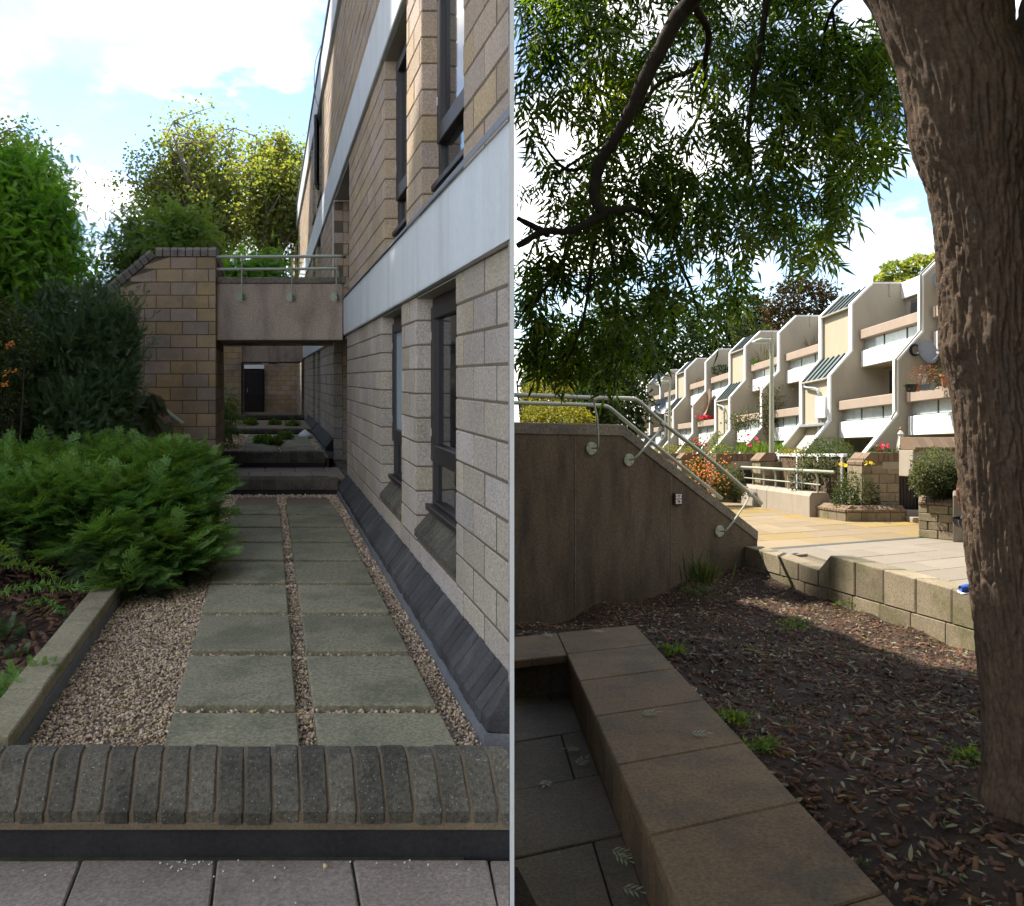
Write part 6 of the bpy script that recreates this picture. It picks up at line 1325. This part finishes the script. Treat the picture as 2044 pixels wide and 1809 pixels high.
leafy('golden_shrub', tuple(Rpt(1110, 850, 14)), [lobe(1110, 832, 14, 68, 28), lobe(1080, 845, 14, 40, 20), lobe(1150, 840, 14, 35, 20)], T_LEAF, 2200, .075, LM['yellow'], 'bright yellow shrub just behind the top of the ramp wall', 'bush', shell=.4, stems=5, stem_r=.012, clip=rightof)
leafy('bronze_tree', (18.2, 50, -5), [lobe(1600, 600, 50, 55, 35), lobe(1560, 620, 50, 30, 25), lobe(1645, 600, 50, 30, 35), lobe(1600, 660, 50, 70, 40), lobe(1590, 575, 50, 25, 20)], T_LEAF, 3800, .30, LM['brown'], 'dark bronze green tree above the terrace roofs', 'tree', shell=.5, stems=4, stem_r=.12, part='crown', clump=6, clump_r=.28)
leafy('poplar_tree', (21.6, 44, -4), [lobe(1790, 545, 44, 30, 22), lobe(1835, 535, 44, 28, 25), lobe(1760, 560, 44, 15, 10), lobe(1868, 530, 44, 20, 20), lobe(1810, 570, 44, 50, 18)], T_LOBE, 2200, .25, LM['plane'], 'yellow green treetop behind the white roof fascia', 'tree', shell=.5, stems=4, stem_r=.1, part='crown')
leafy('pine_tree', (13.9, 46, -4), [lobe(1480, 640, 46, 25, 30), lobe(1500, 670, 46, 40, 25)], T_LEAF, 1200, .25, LM['olive'], 'pale green treetop right of the hanging leaves', 'tree', shell=.5, stems=3, stem_r=.1, part='crown')
def bush(px, py, Y, rx, rz, m_, label, n=900, size=.07, tpl=T_LEAF, name='garden_shrub', **kw):
    p = at(px, py + rz, Y); return leafy(name, tuple(p), [lobe(px, py, Y, rx, rz), lobe(px - rx * .5, py + rz * .3, Y, rx * .6, rz * .7), lobe(px + rx * .5, py + rz * .3, Y, rx * .6, rz * .7)], tpl, n, size, LM[m_], label, 'bush', stems=kw.pop('stems', 4), stem_r=.012, **kw)
def dots(parent, px, py, Y, rx, rz, n, r, m_, name, tpl=None):
    c = at(px, py, Y); k = Y / F; P = c + np.stack([rng.normal(0, rx * k * .55, n), rng.normal(-.1, .12, n), rng.normal(0, rz * k * .55, n)], -1)
    tp = tpl or (PT, np.array(PF)); V, T = instance(tp[0], tp[1], rot_rand(n) * r, P); return tag(npmesh(name, V, T, LM[m_], parent), kind='stuff')
o = bush(1408, 945, 19.6, 34, 40, 'olive', 'shrub smothered in orange berries beside the sloping handrail', 1300, .075); dots(o, 1408, 945, 19.2, 38, 42, 260, .028, 'orange', 'berries')
bush(1455, 965, 19.9, 30, 32, 'grey', 'grey green lavender mound at the end of the concrete trough', 2400, .07, up_pull=.5)
bush(1390, 1000, 18.5, 25, 18, 'olive', 'low shrub under the orange berried bush', 500, .07)
bush(1650, 915, 17.1, 55, 40, 'olive', 'tall fine leaved shrub in front of the slat fence', 2600, .055, shell=.25)
bush(1610, 955, 17.3, 30, 30, 'dark', 'dark shrub behind the trough railing', 900, .06)
o = bush(1706, 985, 15.7, 42, 42, 'olive', 'yellow flowered shrub growing from the angular block planter', 2000, .06, shell=.3, droop=.1); dots(o, 1680, 928, 15.5, 10, 3, 9, .032, 'yflower', 'flowers', T_FLOWER); dots(o, 1728, 924, 15.5, 10, 3, 8, .032, 'yflower', 'flowers', T_FLOWER)
bush(1868, 945, 12.3, 46, 50, 'grey', 'loose grey green rosemary bush above the block wall', 5200, .05, shell=.15, up_pull=.35, stems=9)
bush(1902, 962, 12.2, 30, 40, 'olive', 'second grey green rosemary bush close to the trunk', 2200, .05, shell=.15, up_pull=.35)
bush(1870, 893, 16.5, 38, 14, 'fresh', 'bright clipped hedge under the white balcony panel', 1200, .06)
for (px, w_, lb) in ((1758, 13, 'red geraniums on top of the gate pier'), (1822, 26, 'pink and red geraniums along the garden wall by the parasol')):
    o = bush(px, 899, 16.2, w_ + 8, 7, 'olive', lb, 500, .05, stems=0, name='geranium'); dots(o, px, 889, 15.9, w_, 6, 34 if w_ > 20 else 20, .024, 'red', 'flowers', T_FLOWER)
o = bush(1409, 838, 33.1, 17, 4, 'olive', 'row of red and pink flowers along the planter under the rusty dish', 300, .07, stems=0, name='geranium'); dots(o, 1409, 834, 32.9, 16, 4, 80, .04, 'red', 'flowers', T_FLOWER)
for (px, py, Y, rx, lb) in ((1485, 893, 23.0, 16, 'clump of upright iris leaves above the garden gate'), (1548, 892, 21.8, 16, 'clump of upright iris leaves beside the tall lamp post'), (1515, 894, 22.4, 14, 'iris leaves between the other two clumps')):
    p = at(px, 906, Y); t = thing('iris_clump', tuple(p), lb, 'plant'); n = 120; k = Y / F
    Pq = p + np.stack([rng.normal(0, rx * k * .6, n), rng.normal(0, .15, n), np.zeros(n)], -1); scat('blades', T_BLADE, Pq, unit(np.stack([rng.normal(0, .22, n), rng.normal(0, .22, n), np.ones(n)], -1)), rng.uniform(.2, .42, n), LM['fresh'], t)
for (px, py, Y, rx, rz, m_, n_, lb) in ((1345, 898, 30, 40, 9, 'yellow', 700, 'yellow green ground cover on the far garden wall'), (1440, 898, 25, 25, 8, 'fresh', 400, 'fresh green edging plants on the middle garden wall'), (1600, 902, 19.5, 42, 5, 'yellow', 700, 'yellow green edging plants on the nearest garden wall'), (1430, 880, 27, 18, 18, 'fresh', 300, 'loose leafy plant climbing above the middle garden wall'), (1503, 886, 22.8, 16, 14, 'olive', 260, 'rose bush with dark red blooms near the stair foot'), (1370, 880, 32, 14, 14, 'olive', 260, 'small bush at the foot of the rusty dish house'), (1395, 886, 26.5, 14, 14, 'olive', 260, 'young shrub left of the rose bush'), (1655, 890, 18.4, 40, 16, 'olive', 900, 'twiggy shrub overtopping the slat fence')):
    o = bush(px, py, Y, rx, rz, m_, lb, n_, .05 if Y < 25 else .07, name='border_plant')
    if 'rose' in lb: dots(o, px, py - 4, Y - .2, 14, 10, 7, .05, 'red', 'flowers', T_FLOWER)
# dry climber by the lamp post, plants along planters, pots by the trunk
cl = thing('climbing_plant', tuple(Rpt(1530, 895, 25.2)), 'dry climbing plant trailing over the planter and party wall behind the tall lamp post', 'climber')
s = MB()
for i in range(26):
    a = at(1545 + rng.normal(0, 5), 895, 25.1); b = at(1538 + rng.normal(0, 12), 780 + rng.uniform(0, 60), 25.1); m2 = (a + b) / 2 + np.array([rng.normal(0, .12), -.05, 0]); tube(s, smooth_pts([a, m2, b], 4), .009, 4, caps=False)
s.build('stems', M['brick'], cl)
P = np.concatenate([np.stack([rng.normal(1536, 17, 620), rng.uniform(770, 850, 620)], -1), np.stack([rng.normal(1490, 20, 420), rng.normal(838, 10, 420)], -1), np.stack([rng.normal(1470, 6, 120), rng.uniform(830, 880, 120)], -1), np.stack([rng.normal(1550, 12, 240), rng.uniform(840, 900, 240)], -1)])
P3 = np.array([at(a, b, 25.05 - rng.uniform(0, .25)) for a, b in P]); k = rng.uniform(size=len(P3)) < .45
scat('dry_leaves', T_LEAF, P3[k], unit(rng.normal(size=(k.sum(), 3))), .085, LM['dry'], cl); scat('green_leaves', T_LEAF, P3[~k], unit(rng.normal(size=((~k).sum(), 3))), .085, LM['olive'], cl)
for (px, py, Y, rx, rz, m_, tpl_, n_, sz_, lb) in ((1522, 718, 28.2, 12, 14, 'dry', T_BLADE, 60, .4, 'dry reeds standing on the upper planter by the lamp head'), (1510, 724, 28.3, 10, 4, 'fresh', T_LEAF, 90, .09, 'green plant beside the reeds on the upper planter'), (1438, 740, 33.2, 16, 8, 'dark', T_LEAF, 140, .13, 'dark leafy plant on the upper planter of the rusty dish house'), (1395, 770, 36.5, 12, 5, 'dry', T_BLADE, 50, .3, 'wispy plant on the empty upper planter'), (1334, 868, 41.5, 10, 10, 'fresh', T_BLADE, 70, .4, 'spiky palm on the far lower planter'), (1620, 697, 25.2, 6, 8, 'dry', T_BLADE, 24, .4, 'thin grasses on the upper planter left of the tall lamp')):
    p = at(px, py + rz, Y); leafy('planter_plant', tuple(p), [lobe(px, py, Y, rx, rz)], tpl_, n_, sz_, LM[m_], lb, 'plant', stems=0, up_pull=.7, jitter=.35)
p = at(1353, 785, 41.4); leafy('dwarf_conifer', tuple(p), [lobe(1353, 776, 41.4, 8, 12), lobe(1353, 768, 41.4, 5, 10)], T_LEAF, 260, .12, LM['olive'], 'small conical conifer on the far upper planter', 'plant', stems=1, stem_r=.03)
YP = 15.8
def pot(px, py, r, h, m_, label, Y=YP):
    c = at(px, py, Y); t = thing('plant_pot', tuple(c), label, 'plant pot'); s = MB(); tube(s, [Vector(c), Vector(c) + Vector((0, 0, h * .8)), Vector(c) + Vector((0, 0, h * .801)), Vector(c) + Vector((0, 0, h))], [r * .72, r * .95, r * 1.08, r * 1.08], 14); s.build('pot', M[m_], t); return t
pot(1817, 783, .12, .16, 'black', 'black plant pot at the left end of the lower planter')
pot(1840, 780, .13, .13, 'dishgrey', 'wide dark bowl under the red leaved shrub'); pot(1828, 782, .08, .14, 'terracotta', 'small brown pot between the dark pots'); pot(1855, 779, .12, .14, 'ribroof', 'teal pot beside the dark bowl')
pot(1890, 771, .13, .24, 'terracotta', 'tall terracotta pot with a blue label next to the trunk')
for (px, py, rx, rz, m_, n_, lb) in ((1842, 748, 26, 20, 'twig', 260, 'open red leaved shrub growing from the dark bowl'), (1815, 772, 10, 7, 'fresh', 90, 'small leafy plant in the black pot'), (1868, 756, 16, 20, 'olive', 160, 'lanky green plant next to the terracotta pot')):
    p = at(px, py + rz, YP); leafy('potted_plant', tuple(p), [lobe(px, py, YP, rx, rz)], T_LEAF, n_, .05, LM[m_], lb, 'plant', stems=7 if m_ == 'twig' else 3, stem_r=.006, stem_m='trough' if m_ == 'twig' else 'limb', shell=.3)
s = MB(); c = Vector(at(1886, 752, YP - .05)); cbox(s, IDN, tuple(c - Vector((.025, .006, .07))), tuple(c + Vector((.025, .006, .06))), .004); tag(s.build('plant_label', M['blue']), 'blue plastic plant label sticking up from the terracotta pot', 'label')
tl = thing('trellis', tuple(Rpt(1864, 740, 17.1)), 'brown lattice trellis on the balcony wall behind the pots', 'trellis')
a0, a1 = at(1852, 770, 17.1), at(1878, 705, 17.1)
for i in range(9):
    for sg in (1, -1):
        s = MB(); z0_ = a0[2] + (a1[2] - a0[2]) * (i / 9 - .12); w_ = a1[0] - a0[0]; xs0, xs1 = (a0[0], a1[0]) if sg > 0 else (a1[0], a0[0]); zt_ = z0_ + w_ * 1.5
        tube(s, [(xs0, 17.1, z0_), (xs1, 17.1, zt_)], .008, 4); s.build('lath', M['brick'], tl)
# ------------------------------------------------------------------ unseen blocks added outside the frame to shade both courts
def occluders(name, foot, h, label, m='white_render', zb=-.5):
    t = thing(name, (foot[0][0], foot[0][1], 0), label, 'building', 'unseen blocks added to shade the courts')
    n_ = len(foot); s = MB(); s.add([(x, y, z) for z in (zb, h) for x, y in foot], [(i, (i + 1) % n_, (i + 1) % n_ + n_, i + n_) for i in range(n_)] + [tuple(range(n_, 2 * n_))])
    s.build('walls', M[m], t)
    for k in range(int(h / 2.9)):
        z = 1.9 + 2.9 * k
        for (a, b) in zip(foot, foot[1:] + foot[:1]):
            a, b = Vector(a), Vector(b); L_ = (b - a).length; d = (b - a) / L_; nn = Vector((d.y, -d.x)); w = MB(); cnt = int(L_ / 3)
            for i in range(cnt):
                c = a + d * (L_ * (i + .5) / cnt); q = [c - d * .7, c + d * .7]
                w.add([(p.x + nn.x * o, p.y + nn.y * o, zz) for o in (.0, .04) for p in q for zz in (z, z + 1.3)], [(4, 5, 7, 6), (0, 1, 5, 4), (2, 3, 7, 6), (0, 2, 6, 4), (1, 3, 7, 5)])
            if cnt: tag(w.build('windows', M['pane'], t), kind='stuff')
    return t
_s, _c = math.sin(rad(-SUN_AZ)), math.cos(rad(-SUN_AZ))
def PSun(p_, s_): return (_c * p_ - _s * s_, _s * p_ + _c * s_)
for (pa, pb, h, w_, lb) in ((.3, 2.65, 11, 4, 'lowest part of the added shade-casting flats out of frame beside the passage'), (2.65, 4.2, 12.3, 4, 'second part of the added shade-casting flats stepping up out of frame at the left'), (4.2, 6.4, 20, 5, 'third and taller part of the added shade-casting flats out of frame at the left'), (6.4, 9, 22.6, 6, 'fourth part of the added shade-casting flats out of frame at the left'), (9, 16, 30, 7, 'tower end of the added shade-casting flats far out of frame at the left')):
    sa, sb = max(2.64 * pa + .5, 6.3), 2.64 * pb + .5
    occluders('shade_block', [PSun(pa, sa), PSun(pb, sb), PSun(pb, sb + w_), PSun(pa, sa + w_)], h, lb)
occluders('shade_block', [(.3, -2.6), (14, -2.6), (14, -12), (.3, -12)], 12, 'one of the added shade-casting flats behind the viewer on the garden side', 'concrete_dark', -2)
occluders('shade_block', [(5.6, -2.4), (5.6, 3.6), (16, 3.6), (16, -2.4)][::-1], 10, 'one of the added shade-casting flats out of frame to the right of the tree', 'concrete_dark', -2)
